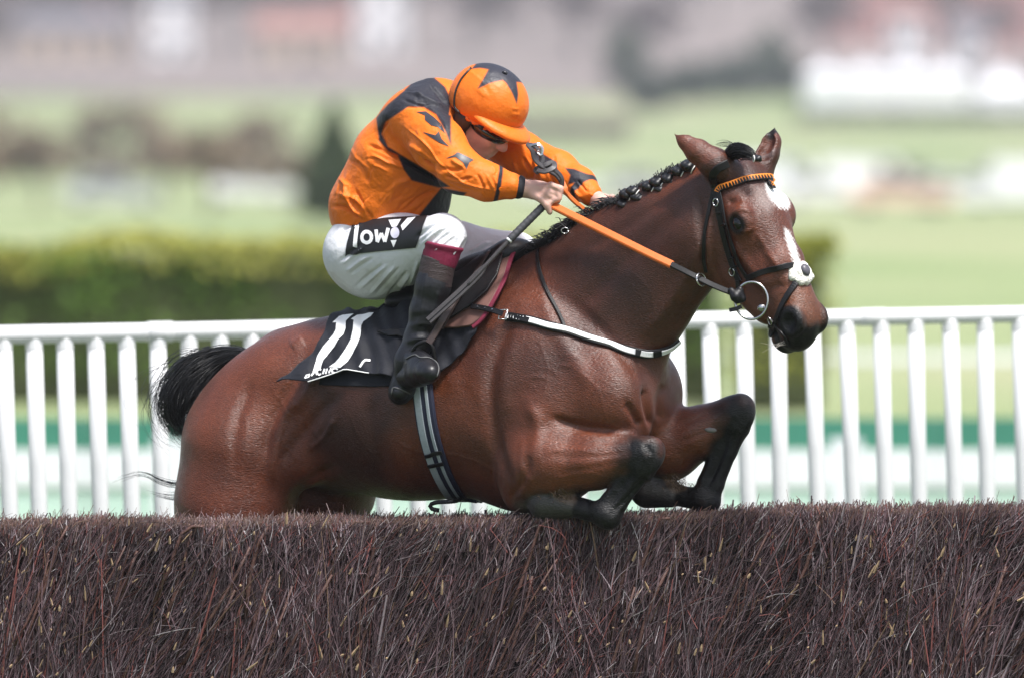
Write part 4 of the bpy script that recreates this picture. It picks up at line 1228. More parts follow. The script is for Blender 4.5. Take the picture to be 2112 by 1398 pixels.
# whiskers
M_whisk = mat('pale_whiskers', (.6, .55, .5), rough=.5)
Vs, Fs, b = [], [], 0
for i in range(9):
    x = rh.uniform(1596, 1622); p = P(x, 706 + rh.uniform(-6, 6), -.60); e = P(x + rh.uniform(-34, -10), 716 + rh.uniform(-10, 16), -.62)
    v, f, _ = tube_arrays([p, (p + e) / 2 + (0, 0, -.002), e], [.0005, .0004, .0002], 3); Vs.append(v); Fs.append(f + b); b += len(v)
np_mesh('whiskers', np.concatenate(Vs), np.concatenate(Fs), M_whisk, horse)
# hooves as horn shells over the toe ends
# tawny tufts behind the fetlocks
M_tuft = mat('tawny_fetlock_hair', (.085, .052, .030), rough=.6, var=.5, scale=90)
for cx, cy, Y in ((1160, 1022, -.385), (1398, 998, -.215)):
    Vs, Fs, b = [], [], 0
    for i in range(90):
        p = P(cx + rh.normal(0, 14), cy + rh.normal(0, 7), Y + rh.normal(0, .012)); e = p + np.array((rh.uniform(-.02, .010), rh.uniform(-.015, .01), rh.uniform(.0, .02)))
        v, f, _ = tube_arrays([p, (p + e) / 2 + (0, 0, .004), e], [.0011, .0009, .0003], 3); Vs.append(v); Fs.append(f + b); b += len(v)
    np_mesh('fetlock_hair', np.concatenate(Vs), np.concatenate(Fs), M_tuft, horse)
# chestnut callus on the far forearm
p, n_ = hit(HBVH, 1466, 886, .001)
so = Solid(p - .04, p + .04, .003); so.ell(p, (.019, .006, .008), [nrm((.95, -.1, -.1)), n_, np.cross(nrm((.95, -.1, -.1)), n_)], k=.003)
v, f = so.mesh(1); np_mesh('chestnut', v, f, mat('callus', (.17, .16, .155), rough=.7, var=.3, scale=200), horse)
# ------------------------------------------------------------------ tack
M_leather = mat('black_leather', (.007, .0065, .0075), rough=.42, var=.3, scale=60, bump=.25, bscale=400, spec=.35, bdist=.002)
M_brownl = mat('dark_brown_leather', (.035, .020, .018), rough=.45, var=.3, scale=40, bump=.3, bscale=200, bdist=.002)
M_panel = mat('tan_saddle_panel', (.17, .085, .07), rough=.55, var=.2, scale=30)
M_maroon = mat('maroon_binding', (.16, .012, .035), rough=.6, var=.15, scale=50)
M_cloth = mat('navy_black_cloth', (.009, .010, .016), rough=.7, var=.2, scale=25, bump=.35, bscale=14, sheen=.05, spec=.3, bdist=.02)
M_white = mat('white_print', (.82, .82, .82), rough=.6, var=.03, scale=60)
M_steel = mat('steel', (.55, .55, .55), rough=.2, metal=1.0, var=.1)
M_orange_rub = mat('orange_rubber_rein', (.62, .135, .018), rough=.5, var=.12, scale=70, bump=.3, bscale=700, bdist=.001)
M_fleece = mat('white_sheepskin', (.80, .77, .70), rough=.95, var=.15, scale=120, bump=.9, bscale=160, bdist=.008)
M_grey_web = mat('grey_girth_web', (.30, .34, .37), rough=.7, var=.12, scale=120)
M_navy_web = mat('navy_girth_web', (.010, .012, .035), rough=.7, var=.2, scale=80)
M_orange_cloth = mat('orange_trim', (.82, .24, .02), rough=.6, var=.08, scale=60)
M_grey_strap = mat('grey_black_rein_end', (.045, .040, .042), rough=.45, var=.25, scale=60)

def off_decal(name, poly, bvh, off, mt_, parent=None, seg=9.0, thick=.004):
    """a sheet laid over a solid; off may vary over the sheet"""
    bm = bmesh.new()
    f = bm.faces.new([bm.verts.new((q[0], q[1], 0)) for q in poly])
    bmesh.ops.triangulate(bm, faces=[f])
    for _ in range(6):
        es = [e for e in bm.edges if e.calc_length() > seg]
        if not es: break
        bmesh.ops.subdivide_edges(bm, edges=es, cuts=1)
        bmesh.ops.triangulate(bm, faces=[g for g in bm.faces if len(g.verts) > 3])
    bm.verts.index_update()
    V = []
    for v in bm.verts:
        o = off(v.co.x, v.co.y) if callable(off) else off
        V.append(hit(bvh, v.co.x, v.co.y, o)[0])
    F = np.array([[v.index for v in g.verts] for g in bm.faces])
    bm.free()
    V = lap(np.array(V), F, 3)
    N = normals(V, F)
    if N[:, 1].mean() > 0: F = F[:, ::-1]
    o = np_mesh(name, V, F, mt_, parent)
    m = o.modifiers.new('thickness', 'SOLIDIFY'); m.thickness = thick; m.offset = -1
    return o, V, F

HITY[0] = .05
cloth_root = empty('number_cloth', tuple(H(800, 700, .2)), 'black number cloth with white 11 hanging under the saddle', 'saddle cloth')
# under pad
off_decal('under_pad', [(672, 720), (656, 797), (700, 799), (780, 801), (850, 800), (905, 780), (950, 730), (950, 640), (840, 640), (720, 650)], HBVH, .006, M_cloth, cloth_root)
def wavy(x, y):
    low = max(0, (y - 700) / 90.0)
    flick = math.exp(-((x - 612) / 45.0) ** 2 - ((y - 795) / 40.0) ** 2)
    return .016 + .022 * low * low + .010 * math.sin(x * .075 + y * .03) * low + .004 * math.sin(x * .16 - y * .05) + .03 * flick
CL = [(694, 650), (730, 641), (775, 629), (815, 619), (850, 612), (900, 600), (960, 570), (1010, 560), (1015, 600), (1004, 645), (990, 690), (960, 735), (915, 775), (862, 796), (822, 786), (790, 781), (765, 778), (745, 773), (722, 774), (700, 781), (668, 788), (640, 793), (622, 799), (604, 807), (612, 793), (628, 778), (640, 752), (650, 730), (662, 705), (672, 680), (680, 662)]
co, CV, CF = off_decal('cloth', CL, HBVH, wavy, M_cloth, cloth_root, seg=8, thick=.003)
CBVH = bvh_of(CV, CF)
HITY[0] = -.18
def zz(pts): return [(600 + x / 6.99, 620 + y / 6.99) for x, y in pts]
one_a = zz([(605, 325), (690, 240), (760, 215), (905, 200), (860, 240), (800, 300), (795, 400), (760, 490), (690, 560), (640, 660), (560, 750), (470, 860), (430, 985), (310, 1035), (350, 900), (390, 790), (470, 660), (560, 560), (620, 490), (650, 430), (655, 325)])
one_b = zz([(870, 275), (950, 220), (1060, 205), (1130, 185), (1195, 185), (1150, 240), (1050, 310), (1015, 370), (1000, 520), (960, 640), (900, 760), (820, 880), (720, 970), (550, 960), (640, 900), (710, 820), (790, 700), (870, 560), (900, 420), (905, 290)])
decal('digit', [one_a], CBVH, .003, M_white, cloth_root)
decal('digit', [one_b], CBVH, .003, M_white, cloth_root)
def stroke(pts, w):
    """outline polygon of a thick pen stroke"""
    p = np.array(pts, float); t = np.gradient(p, axis=0); t /= np.linalg.norm(t, axis=1)[:, None] + 1e-9
    n = np.stack([-t[:, 1], t[:, 0]], 1) * w / 2
    a, b = p + n, p - n
    return [tuple(q) for q in a] + [tuple(q) for q in b[::-1]]
def quads(pts, w):
    p = np.array(pts, float); t = np.gradient(p, axis=0); t /= np.linalg.norm(t, axis=1)[:, None] + 1e-9
    n = np.stack([-t[:, 1], t[:, 0]], 1) * w / 2
    return [[tuple(p[i] + n[i]), tuple(p[i + 1] + n[i + 1]), tuple(p[i + 1] - n[i + 1]), tuple(p[i] - n[i])] for i in range(len(p) - 1)]
def arc(cx, cy, rx, ry, a0, a1, n=12):
    return [(cx + rx * math.cos(math.radians(a)), cy + ry * math.sin(math.radians(a))) for a in np.linspace(a0, a1, n)]
def shear(pts, k=-.35, cy=0): return [(x + (y - cy) * k, y) for x, y in pts]
# RACING POST along the hem, half hidden in the fold
let = []
let.append(quads(zz([(190, 1150), (215, 1100), (250, 1090), (245, 1125), (205, 1140)]), 3))
let.append(quads(zz([(275, 1110), (330, 1050), (350, 1095)]), 3.4))
let.append(quads(zz(arc(395, 1055, 42, 40, -40, -320)), 3.6))
let.append(quads(zz([(455, 1085), (480, 1010)]), 3.8))
let.append(quads(zz([(495, 1085), (515, 1010), (540, 1075), (570, 1005)]), 3.6))
let.append(quads(zz(arc(630, 1040, 48, 34, -30, -300)), 3.6))
let.append(quads(zz([(985, 985), (1030, 910), (1060, 885), (1135, 892)]), 4.6))
for one in let:
    decal('letter', [[(x + 2, y - 4) for x, y in q] for q in one], CBVH, .003, M_white, cloth_root, seg=4)
pa, pn = strap_path(CBVH, [(612, 802), (624, 796), (640, 790), (668, 785), (700, 778), (722, 771), (740, 767)], 30, .003, sm=1)
ribbon_obj('piping', pa, pn, .0032, .002, M_white, cloth_root)

HITY[0] = .05
# saddle
saddle = empty('saddle', tuple(H(950, 600, 0)), 'small black racing saddle with maroon edged panel under the rider', 'saddle')
so = Solid(H(950, 560, 0) - .55, H(950, 560, 0) + .55, .006)
so.chain([(H(850, 628), .055), (H(910, 612), .055), (H(985, 570), .055), (H(1050, 528), .050)], k=.05, lat=HN, fac=.55)
so.ell(H(845, 620), (.05, .13, .035), pitched(10), k=.03)
so.ell(H(1066, 522), (.05, .07, .04), pitched(30), k=.03)
v, f = so.mesh(2); np_mesh('seat', v, f, M_leather, saddle)
off_decal('panel', [(1075, 520), (1058, 560), (1048, 595), (1030, 630), (1008, 665), (985, 682), (950, 686), (900, 686), (905, 600), (960, 555), (1030, 515)], HBVH, .030, M_panel, saddle, thick=.01)
off_decal('flap', [(1066, 513), (1052, 548), (1040, 585), (1018, 622), (985, 648), (945, 672), (880, 690), (860, 690), (870, 620), (920, 575), (990, 530), (1030, 508)], HBVH, .046, M_leather, saddle, thick=.006)
off_decal('back_flap', [(870, 676), (800, 680), (778, 684), (772, 690), (800, 696), (840, 700), (872, 704)], CBVH, .012, M_leather, saddle, thick=.005)
pa, pn = strap_path(HBVH, [(1078, 518), (1058, 562), (1046, 598), (1028, 634), (1004, 668), (986, 682)], 40, .034)
ribbon_obj('binding', pa, pn, .013, .006, M_maroon, saddle)
pa, pn = strap_path(HBVH, [(1040, 520), (1000, 580), (960, 640), (930, 690)], 30, .054)
ribbon_obj('flap_edge', pa, pn, .010, .005, M_brownl, saddle)

# girth
girth = empty('girth', tuple(H(930, 1000, .1)), 'navy elastic girth with two grey stripes round the horse', 'girth')
def barrel_strap(pts, n, off): return strap_path(HBVH, pts, n, off, sm=2)
gp = [(872, 790), (876, 830), (883, 880), (896, 930), (918, 985), (948, 1030), (985, 1058)]
pa, pn = barrel_strap(gp, 40, .007); ribbon_obj('band', pa, pn, .068, .008, M_navy_web, girth)
pa, pn = barrel_strap([(x - 12 + (1 if y < 900 else 0), y) for x, y in gp], 40, .0125); ribbon_obj('stripe', pa, pn, .022, .003, M_grey_web, girth)
pa, pn = barrel_strap([(x + 8, y - 1) for x, y in gp], 40, .0125); ribbon_obj('stripe', pa, pn, .010, .003, M_grey_web, girth)
for (a, b_) in (((880, 935), (916, 929)), ((886, 956), (918, 950))):
    pa, pn = strap_path(HBVH, [a, b_], 8, .016, sm=1); ribbon_obj('keeper', pa, pn, .013, .004, M_leather, girth)
q = [P(906, 1052, -.10), P(890, 1048, -.10), P(888, 1040, -.10), P(902, 1035, -.11), P(935, 1033, -.13), hit(HBVH, 955, 1022, .01)[0]]
tube_obj('loose_end', spline(q, 20), .007, M_leather, girth, flat=.5)

# breast girth and neck strap
bg = empty('breast_girth', tuple(P(1200, 700, -.45)), 'white breast girth strap across the chest with thin neck strap', 'breast girth')
bpth = [(1046, 654), (1100, 664), (1170, 684), (1230, 704), (1290, 722), (1330, 729), (1360, 724), (1382, 714), (1397, 700)]
pa, pn = strap_path(HBVH, bpth, 70, .009); ribbon_obj('edging', pa, pn, .028, .006, M_leather, bg)
pa2, pn2 = strap_path(HBVH, bpth, 70, .0145); o = ribbon_obj('white_web', pa2, pn2, .017, .003, M_white, bg)
pa, pn = strap_path(HBVH, [(985, 645), (1010, 648), (1048, 655)], 14, .042); ribbon_obj('billet', pa, pn, .017, .005, M_leather, bg)
for i, (x, y) in enumerate(((1000, 647), (1016, 649), (1030, 651))):
    p, n_ = hit(HBVH, x, y, .045); m = MB(); m.tube([p, p + n_ * .003], .0022, 8); m.build('rivet', M_steel, bg)
p, n_ = hit(HBVH, 1045, 655, .03)
e1 = nrm(np.cross(n_, (0, 0, 1))); e2 = np.cross(n_, e1)
tube_obj('buckle', [p + e1 * a + e2 * b_ for a, b_ in ((-.013, -.015), (.013, -.015), (.013, .015), (-.013, .015), (-.013, -.015), (.0, -.015))], .0022, M_steel, bg, n=6)
pa, pn = strap_path(HBVH, [(1048, 655), (1080, 660), (1094, 664)], 10, .014); ribbon_obj('keeper', pa, pn, .02, .004, M_leather, bg)
for a, b_ in (((1308, 727), (1318, 728)), ((1344, 728), (1360, 722))):
    pa, pn = strap_path(HBVH, [a, b_], 6, .018, sm=0); ribbon_obj('tape', pa, pn, .021, .003, M_leather, bg)
pa, pn = strap_path(HBVH, [(1165, 476), (1140, 484), (1122, 498), (1110, 520), (1114, 556), (1130, 605), (1150, 645), (1162, 672), (1165, 690)], 60, .007)
ribbon_obj('neck_strap', pa, pn, .011, .004, M_leather, bg)
p, n_ = hit(HBVH, 1165, 476, .01)
tube_obj('neck_buckle', [P(1165, 476, -.2) + np.array((math.cos(a) * .011, 0, math.sin(a) * .009)) for a in np.linspace(0, 6.28, 13)], .002, M_steel, bg, n=6)

# bridle
bridle = empty('bridle', tuple(HD(.2, -.1, .12)), 'black leather bridle with orange toothed browband and sheepskin noseband pad', 'bridle')
HITY[0] = -.5
def lstrap(name, pts, w, off=.004, th=.004, mt_=M_leather, n=30, parent=bridle):
    pa, pn = strap_path(HBVH, pts, n, off, sm=3)
    return ribbon_obj(name, pa, pn, w, th, mt_, parent)
cp = lstrap('cheek_strap', [(1471, 366), (1477, 398), (1486, 450), (1500, 510), (1518, 565), (1527, 582)], .019, .006, .006)
lstrap('headpiece', [(1478, 400), (1474, 380), (1470, 362), (1480, 348), (1500, 338)], .026, .006)
nb = lstrap('noseband_strap', [(1484, 395), (1495, 440), (1508, 490), (1525, 540), (1543, 572)], .014, .008)
lstrap('throat_lash', [(1472, 396), (1462, 440), (1454, 490), (1452, 530), (1456, 560)], .011, .006)
lstrap('upper_noseband', [(1541, 574), (1570, 563), (1600, 554), (1632, 548), (1650, 552)], .018, .007)
lstrap('lower_noseband', [(1655, 560), (1642, 582), (1622, 615), (1610, 640), (1600, 668), (1592, 694)], .018, .007)
lstrap('jaw_strap', [(1597, 660), (1590, 676), (1588, 694)], .016, .009)
lstrap('chin_strap', [(1596, 664), (1606, 676), (1618, 690), (1628, 712)], .010, .006)
for a, b_ in (((1482, 440), (1494, 437)), ((1490, 465), (1502, 461)), ((1506, 534), (1518, 529)), ((1512, 552), (1524, 547))):
    lstrap('keeper', [a, b_], .007, .012, .004, n=5)
def steel_ring(name, px, py, off, rx, rz, r, tilt=0, Y=None, parent=bridle, nrmv=None):
    p, n_ = hit(HBVH, px, py, off) if Y is None else (P(px, py, Y), np.array((.25, -.95, 0)))
    if nrmv is not None: n_ = nrm(nrmv)
    e1 = nrm(np.cross(n_, (0, 0, 1))); e2 = np.cross(n_, e1)
    c, s_ = math.cos(tilt), math.sin(tilt)
    ring = [p + (e1 * c + e2 * s_) * rx * math.cos(a) + (e2 * c - e1 * s_) * rz * math.sin(a) for a in np.linspace(0, 2 * math.pi, 41)]
    return tube_obj(name, ring, r, M_steel, parent, n=8)
steel_ring('buckle', 1480, 418, .012, .009, .011, .0018)
steel_ring('buckle', 1513, 560, .012, .009, .012, .0018)
steel_ring('buckle', 1594, 660, .012, .008, .012, .0018)
p_bit, n_bit = hit(HBVH, 1578, 634, .006)
steel_ring('bit_ring', 1550, 620, .014, .051, .056, .0042, nrmv=(-.25, -.95, .05), Y=float(p_bit[1]) - .022)
so = Solid(p_bit - .04, p_bit + .04, .0025); so.ell(p_bit + n_bit * .01, (.015, .011, .013), k=.003); v, f = so.mesh(1)
np_mesh('bit_mouthpiece', v, f, M_steel, bridle)
lstrap('bit_loop', [(1524, 578), (1526, 594), (1524, 606)], .013, .012, .006, M_leather, n=8)
# browband with orange teeth
bb = lstrap('browband', [(1482, 398), (1488, 388), (1510, 379), (1545, 371), (1580, 368), (1606, 371), (1609, 380)], .020, .009, .006, M_leather, n=50)
pa, pn = strap_path(HBVH, [(1482, 398), (1488, 388), (1510, 379), (1545, 371), (1580, 368), (1606, 371), (1609, 380)], 78, .0125)
t = np.gradient(pa, axis=0); t /= np.linalg.norm(t, axis=1)[:, None]; w_ = np.cross(t, pn)
if w_[:, 2].mean() < 0: w_ = -w_
m = MB()
for i in range(0, 74, 3):
    a, b_, c_ = pa[i] + w_[i] * .009, pa[i + 2] + w_[i + 2] * .009, pa[i + 1] - w_[i + 1] * .008
    m.add([a, b_, c_], [(0, 1, 2)])
    m.add([pa[i] + w_[i] * .0095, pa[i + 3] + w_[i + 3] * .0095, pa[i + 3] + w_[i + 3] * .006, pa[i] + w_[i] * .006], [(0, 1, 2, 3)])
m.build('orange_teeth', M_orange_cloth, bb)
# sheepskin pad on the crossing
pc, n_ = hit(HBVH, 1652, 562, .008)
so = Solid(pc - .09, pc + .09, .003)
rr_ = np.random.default_rng(3)
for k in range(46):
    a = k * 2.399; r_ = .040 * math.sqrt((k + .5) / 46)
    c_ = pc + hl * r_ * math.cos(a) * 1.0 + hf * r_ * math.sin(a) * .85 + hd * (.003 * rr_.normal() - .35 * r_ ** 2 / .04)
    so.ell(c_, (.011, .011, .011) * (1 + .25 * rr_.normal(size=3) * .5), k=.006)
v, f = so.mesh(1); np_mesh('sheepskin_pad', v, f, M_fleece, bridle)
PBVH = bvh_of(v, f)
so2 = Solid(pc - .08, pc + .08, .003)
so2.ell(pc + hd * .016 * 0 + n_ * .012, (.017, .012, .020), [hl, n_, np.cross(hl, n_)], k=.004)
v, f = so2.mesh(1); np_mesh('crossing_disc', v, f, mat('grey_leather', (.09, .085, .10), rough=.4, var=.2, scale=80), bridle)

# reins
reins = empty('reins', tuple(P(1300, 500, -.42)), 'orange rubber grip reins running from the hands to the bit', 'reins')
def free_strap(name, pts, w, th, mt_, parent, n=40, up=(.15, -.95, .25)):
    q = spline([P(*p) for p in pts], n)
    return ribbon_obj(name, q, np.tile(nrm(up), (n, 1)), w, th, mt_, parent)
YB = float(p_bit[1]) - .03
free_strap('rubber_grip', [(1136, 422, -.24), (1180, 444, -.29), (1260, 484, -.38), (1340, 524, -.46), (1386, 546, -.50)], .027, .010, M_orange_rub, reins, up=(.2, -.8, .55))
free_strap('rein_leather', [(1384, 545, -.502), (1420, 563, -.53), (1470, 588, -.56), (1510, 604, YB + .01), (1522, 607, YB)], .018, .006, M_leather, reins, up=(.1, -.9, .4))
steel_ring('martingale_ring', 1446, 577, 0, .019, .019, .0026, Y=-.555, parent=reins, nrmv=(.7, -.7, .2))
so = Solid(P(1516, 608, YB) - .06, P(1516, 608, YB) + .06, .0028)
so.chain([(P(1508, 600, YB), .011), (P(1518, 612, YB - .006), .016), (P(1526, 600, YB), .010)], k=.008); so.chain([(P(1526, 596, YB), .009), (P(1530, 616, YB), .012), (P(1520, 622, YB), .008)], k=.006)
v, f = so.mesh(1); np_mesh('bit_fastening', v, f, M_leather, reins)
free_strap('loose_tab', [(1530, 632, YB - .0), (1518, 637, YB), (1504, 640, YB)], .012, .004, M_leather, reins, n=10)
# far rein and the knotted end between the hands
free_strap('rubber_grip', [(1158, 372, -.20), (1166, 390, -.22), (1172, 402, -.21), (1190, 420, -.19), (1212, 436, -.16), (1228, 438, -.13)], .018, .006, M_orange_rub, reins, up=(.3, -.7, .6))
loop = spline([P(*p) for p in [(1160, 385, -.24), (1158, 366, -.25), (1142, 350, -.26), (1122, 345, -.27), (1104, 330, -.27), (1098, 310, -.27), (1090, 300, -.26), (1104, 303, -.24), (1116, 318, -.25), (1120, 338, -.26), (1132, 352, -.24), (1148, 362, -.23), (1160, 378, -.23)]], 70)
ribbon_obj('knotted_end', loop, np.tile(nrm((.5, -.6, .6)), (70, 1)), .018, .005, M_grey_strap, reins)
k2 = spline([P(*p) for p in [(1108, 352, -.28), (1124, 354, -.295), (1142, 346, -.29), (1140, 336, -.27), (1122, 342, -.27), (1106, 350, -.26), (1112, 358, -.27)]], 40)
ribbon_obj('rein_knot', k2, np.tile(nrm((.1, -.8, .6)), (40, 1)), .017, .005, M_grey_strap, reins)
k3 = spline([P(*p) for p in [(1090, 302, -.26), (1108, 298, -.27), (1118, 306, -.27), (1116, 320, -.27), (1108, 312, -.26)]], 24)
ribbon_obj('rein_buckle', k3, np.tile(nrm((.1, -.8, .6)), (24, 1)), .010, .004, M_steel, reins)
# ------------------------------------------------------------------ the rider
M_skin = mat('skin', (.60, .36, .29), rough=.5, var=.10, scale=40, bump=.08, bscale=250, bdist=.002)
M_skin.node_tree.nodes['Principled BSDF'].inputs['Subsurface Weight'].default_value = .15
M_skin.node_tree.nodes['Principled BSDF'].inputs['Subsurface Radius'].default_value = (.01, .004, .002)
M_silk = mat('racing_silk', (0, 0, 0), rough=.58, var=.06, scale=12, attr=True, bump=.55, bscale=20, sheen=.05, bdist=.02, spec=.35)
M_breech = mat('white_breeches', (.72, .72, .75), rough=.6, var=.03, scale=20, bump=.45, bscale=18, bdist=.02, spec=.3)
M_boot = mat('black_boot', (.010, .010, .013), rough=.40, var=.25, scale=30, bump=.45, bscale=22, spec=.45, bdist=.01)
M_boottop = mat('brown_boot_top', (.040, .026, .026), rough=.5, var=.2, scale=60, bump=.5, bscale=90, stretch=(1, 1, 3), bdist=.004)
M_gaiter = mat('maroon_gaiter', (.20, .010, .045), rough=.65, var=.15, scale=40, bump=.3, bscale=40, bdist=.006)
M_dark = mat('charcoal_silk', (.020, .019, .028), rough=.42, var=.1, scale=20, sheen=.15)
M_rib = mat('ribbed_cuff', (.016, .016, .021), rough=.8, var=.3, scale=200)
M_helm = mat('cap_silk', (0, 0, 0), rough=.48, var=.05, scale=14, attr=True, bump=.4, bscale=28, sheen=.05, bdist=.012, spec=.4)
M_gog = mat('goggle_lens', (.012, .012, .014), rough=.06, var=.05, coat=1.0)
M_gogf = mat('goggle_frame', (.015, .015, .016), rough=.35)
ORG = np.array((.77, .160, .005)); NAV = np.array((.019, .019, .028))
rider = empty('person', tuple(H(800, 640, 0)), 'rider in orange and charcoal star silks, white breeches and orange cap crouched over the reins', 'person')
RX = [HH, HN, HZ]

def surfY(px, py, dy): return float(hit(HBVH, px, py)[0][1]) - dy
yk = surfY(925, 640, .085); ya = surfY(868, 700, .075)
# clothing guide points shared by body and clothes
TOR = [((780, 452, .17), .138), ((797, 415, .16), .148), ((835, 335, .12), .150), ((880, 268, .095), .128), ((905, 232, .08), .105)]
ARN = [((868, 256, -.06), .082), ((905, 300, -.14), .080), ((948, 353, -.20), .068), ((1005, 376, -.215), .056), ((1052, 384, -.21), .042)]
ARF = [((985, 262, .20), .075), ((1075, 318, .10), .066), ((1150, 352, .0), .058), ((1195, 380, -.06), .048), ((1217, 401, -.10), .037)]
LGN = [((748, 520, .09), .108), ((830, 515, -.02), .104), ((912, 491, yk + .02), .070)]
LGF = [((800, 520, .27), .105), ((930, 525, .30), .10), ((1062, 530, .26), .075)]

# head frame
HC_ = P(1006, 217, -.03)
fw = nrm((.72, -.42, -.50)); upv = nrm(np.array((0, 0, 1.0)) - fw * fw[2]); rl = np.cross(fw, upv)
if rl[1] > 0: rl = -rl
def HP(f, u, l): return HC_ + fw * f + upv * u + rl * l
FX = [fw, upv, rl]
bs = Solid(P(640, 680, 0) - (0, .5, 0), P(1300, 110, 0) + (0, .5, 0), .0042)
b = bs
b.chain([(P(*p), r * .72) for p, r in TOR], k=.03, lat=HN, fac=.8)
b.chain([(P(905, 232, .08), .06), (P(935, 225, .05), .058), (HP(-.03, -.06, 0), .058)], k=.02)
for A in (ARN, ARF): b.chain([(P(*p), r * .58) for p, r in A], k=.02)
for A in (LGN, LGF): b.chain([(P(*p), r * .75) for p, r in A], k=.03)
b.chain([(P(915, 492, yk + .02), .05), (P(892, 600, yk), .042), (P(866, 700, ya), .032)], k=.02)
b.chain([(P(1062, 530, .26), .05), (P(1040, 640, .24), .042)], k=.02)
# skull and face
b.ell(HP(0, .005, 0), (.095, .085, .075), FX, k=.02)
b.ell(HP(.030, -.070, 0), (.070, .085, .064), FX, k=.02)
b.ell(HP(.050, -.128, 0), (.038, .030, .034), FX, k=.025)
b.cone(HP(-.01, -.10, .045), .026, HP(.045, -.135, .012), .02, k=.02)
b.cone(HP(-.01, -.10, -.045), .026, HP(.045, -.135, -.012), .02, k=.02)
b.cone(HP(.096, -.045, 0), .010, HP(.116, -.085, 0), .0135, k=.012)
b.cone(HP(.106, -.090, .010), .008, HP(.106, -.090, -.010), .008, k=.008)
b.ell(HP(.070, -.085, .034), (.022, .022, .018), FX, k=.02); b.ell(HP(.070, -.085, -.034), (.022, .022, .018), FX, k=.02)
b.cone(HP(.090, -.110, .016), .0065, HP(.090, -.110, -.016), .0065, k=.008)
b.cone(HP(.086, -.123, .014), .007, HP(.086, -.123, -.014), .007, k=.008)
b.cone(HP(.100, -.1165, .022), .0028, HP(.100, -.1165, -.022), .0028, k=.004, op='sub')
b.ell(HP(-.012, -.055, .076), (.020, .032, .010), FX, k=.008); b.ell(HP(-.012, -.055, -.076), (.020, .032, .010), FX, k=.008)
# right hand closed on rein and whip
b.chain([(P(1052, 384, -.21), .027), (P(1078, 389, -.205), .026), (P(1096, 392, -.205), .028)], k=.012)
b.ell(P(1115, 394, -.205), (.042, .036, .030), [nrm((.97, -.1, -.2)), (0, -1, 0), nrm((.2, 0, .97))], k=.015)
b.ell(P(1134, 401, -.226), (.032, .036, .030), k=.012)
for i in range(4):
    k0 = P(1136 + 3 * i, 383 + 4.5 * i, -.245 + .021 * i); k1 = P(1155 - 1 * i, 390 + 6 * i, -.255 + .021 * i); k2 = P(1152 - 3 * i, 410 + 5 * i, -.258 + .02 * i); k3 = P(1134 - 3 * i, 418 + 4 * i, -.252 + .018 * i)
    r = (.0105, .0108, .0102, .0092)[i]
    b.chain([(P(1112, 392, -.225 + .012 * i), r), (k0, r * 1.05), (k1, r * 1.08), (k2, r * .92), (k3, r * .82)], k=.005)
b.chain([(P(1100, 402, -.228), .014), (P(1118, 412, -.246), .0125), (P(1129, 424, -.252), .0115), (P(1134, 438, -.250), .0095)], k=.006)
# left hand on the mane
b.chain([(P(1217, 401, -.10), .025), (P(1238, 416, -.125), .026)], k=.012)
b.ell(P(1246, 418, -.165), (.040, .034, .027), [nrm((.93, -.15, -.35)), (0, -1, 0), nrm((.35, 0, .93))], k=.015)
for i in range(4):
    k0 = P(1262 + 2 * i, 408 + 4 * i, -.195 + .02 * i); k1 = P(1276 - i, 416 + 5 * i, -.212 + .02 * i); k2 = P(1270 - 2 * i, 432 + 5 * i, -.215 + .019 * i); k3 = P(1254 - 3 * i, 436 + 4 * i, -.205 + .018 * i)
    r = (.010, .0105, .010, .009)[i]
    b.chain([(P(1248, 422, -.15 + .012 * i), r), (k0, r * 1.05), (k1, r * 1.05), (k2, r * .92), (k3, r * .82)], k=.005)
b.chain([(P(1236, 428, -.17), .013), (P(1231, 440, -.195), .0115), (P(1226, 449, -.20), .0095)], k=.006)
v, f = b.mesh(2)
v = sculpt(v, f, [([(1134, 388), (1150, 394), (1158, 402)], 1.6, -2.2), ([(1130, 398), (1146, 405), (1152, 412)], 1.6, -2.2), ([(1128, 408), (1140, 415)], 1.6, -2.0), ([(1108, 400), (1122, 410), (1130, 418)], 1.8, -2.2), ([(1140, 384), (1146, 388)], 2.5, 1.5), ([(1100, 384), (1136, 386)], 3, 1.0)])
np_mesh('body', v, f, M_skin, rider)
del bs.d

# jacket
js = Solid(P(650, 480, 0) - (0, .38, 0), P(1250, 140, 0) + (0, .45, 0), .0033)
js.chain([(P(*p), r) for p, r in TOR], k=.04, lat=HN, fac=.82)
js.ell(P(764, 425, .17), (.110, .15, .075), [nrm(HH * .9 - HZ * .2), HN, nrm(HZ * .95 + HH * .2)], k=.04)
js.ell(P(850, 400, .13), (.12, .13, .075), [nrm(HH * .7 - HZ * .55), HN, nrm(HZ * .7 + HH * .55)], k=.05)
js.cone(P(880, 258, -.04), .085, P(950, 245, .19), .08, k=.04)
js.ell(P(862, 232, .04), (.11, .15, .075), [nrm(HH * .8 + HZ * .5), HN, nrm(HZ * .8 - HH * .5)], k=.04)
js.chain([(P(*p), r) for p, r in ARN], k=.025)
js.chain([(P(*p), r) for p, r in ARF], k=.025)
js.chain([(P(912, 220, .075), .066), (P(934, 214, .05), .064)], k=.02)
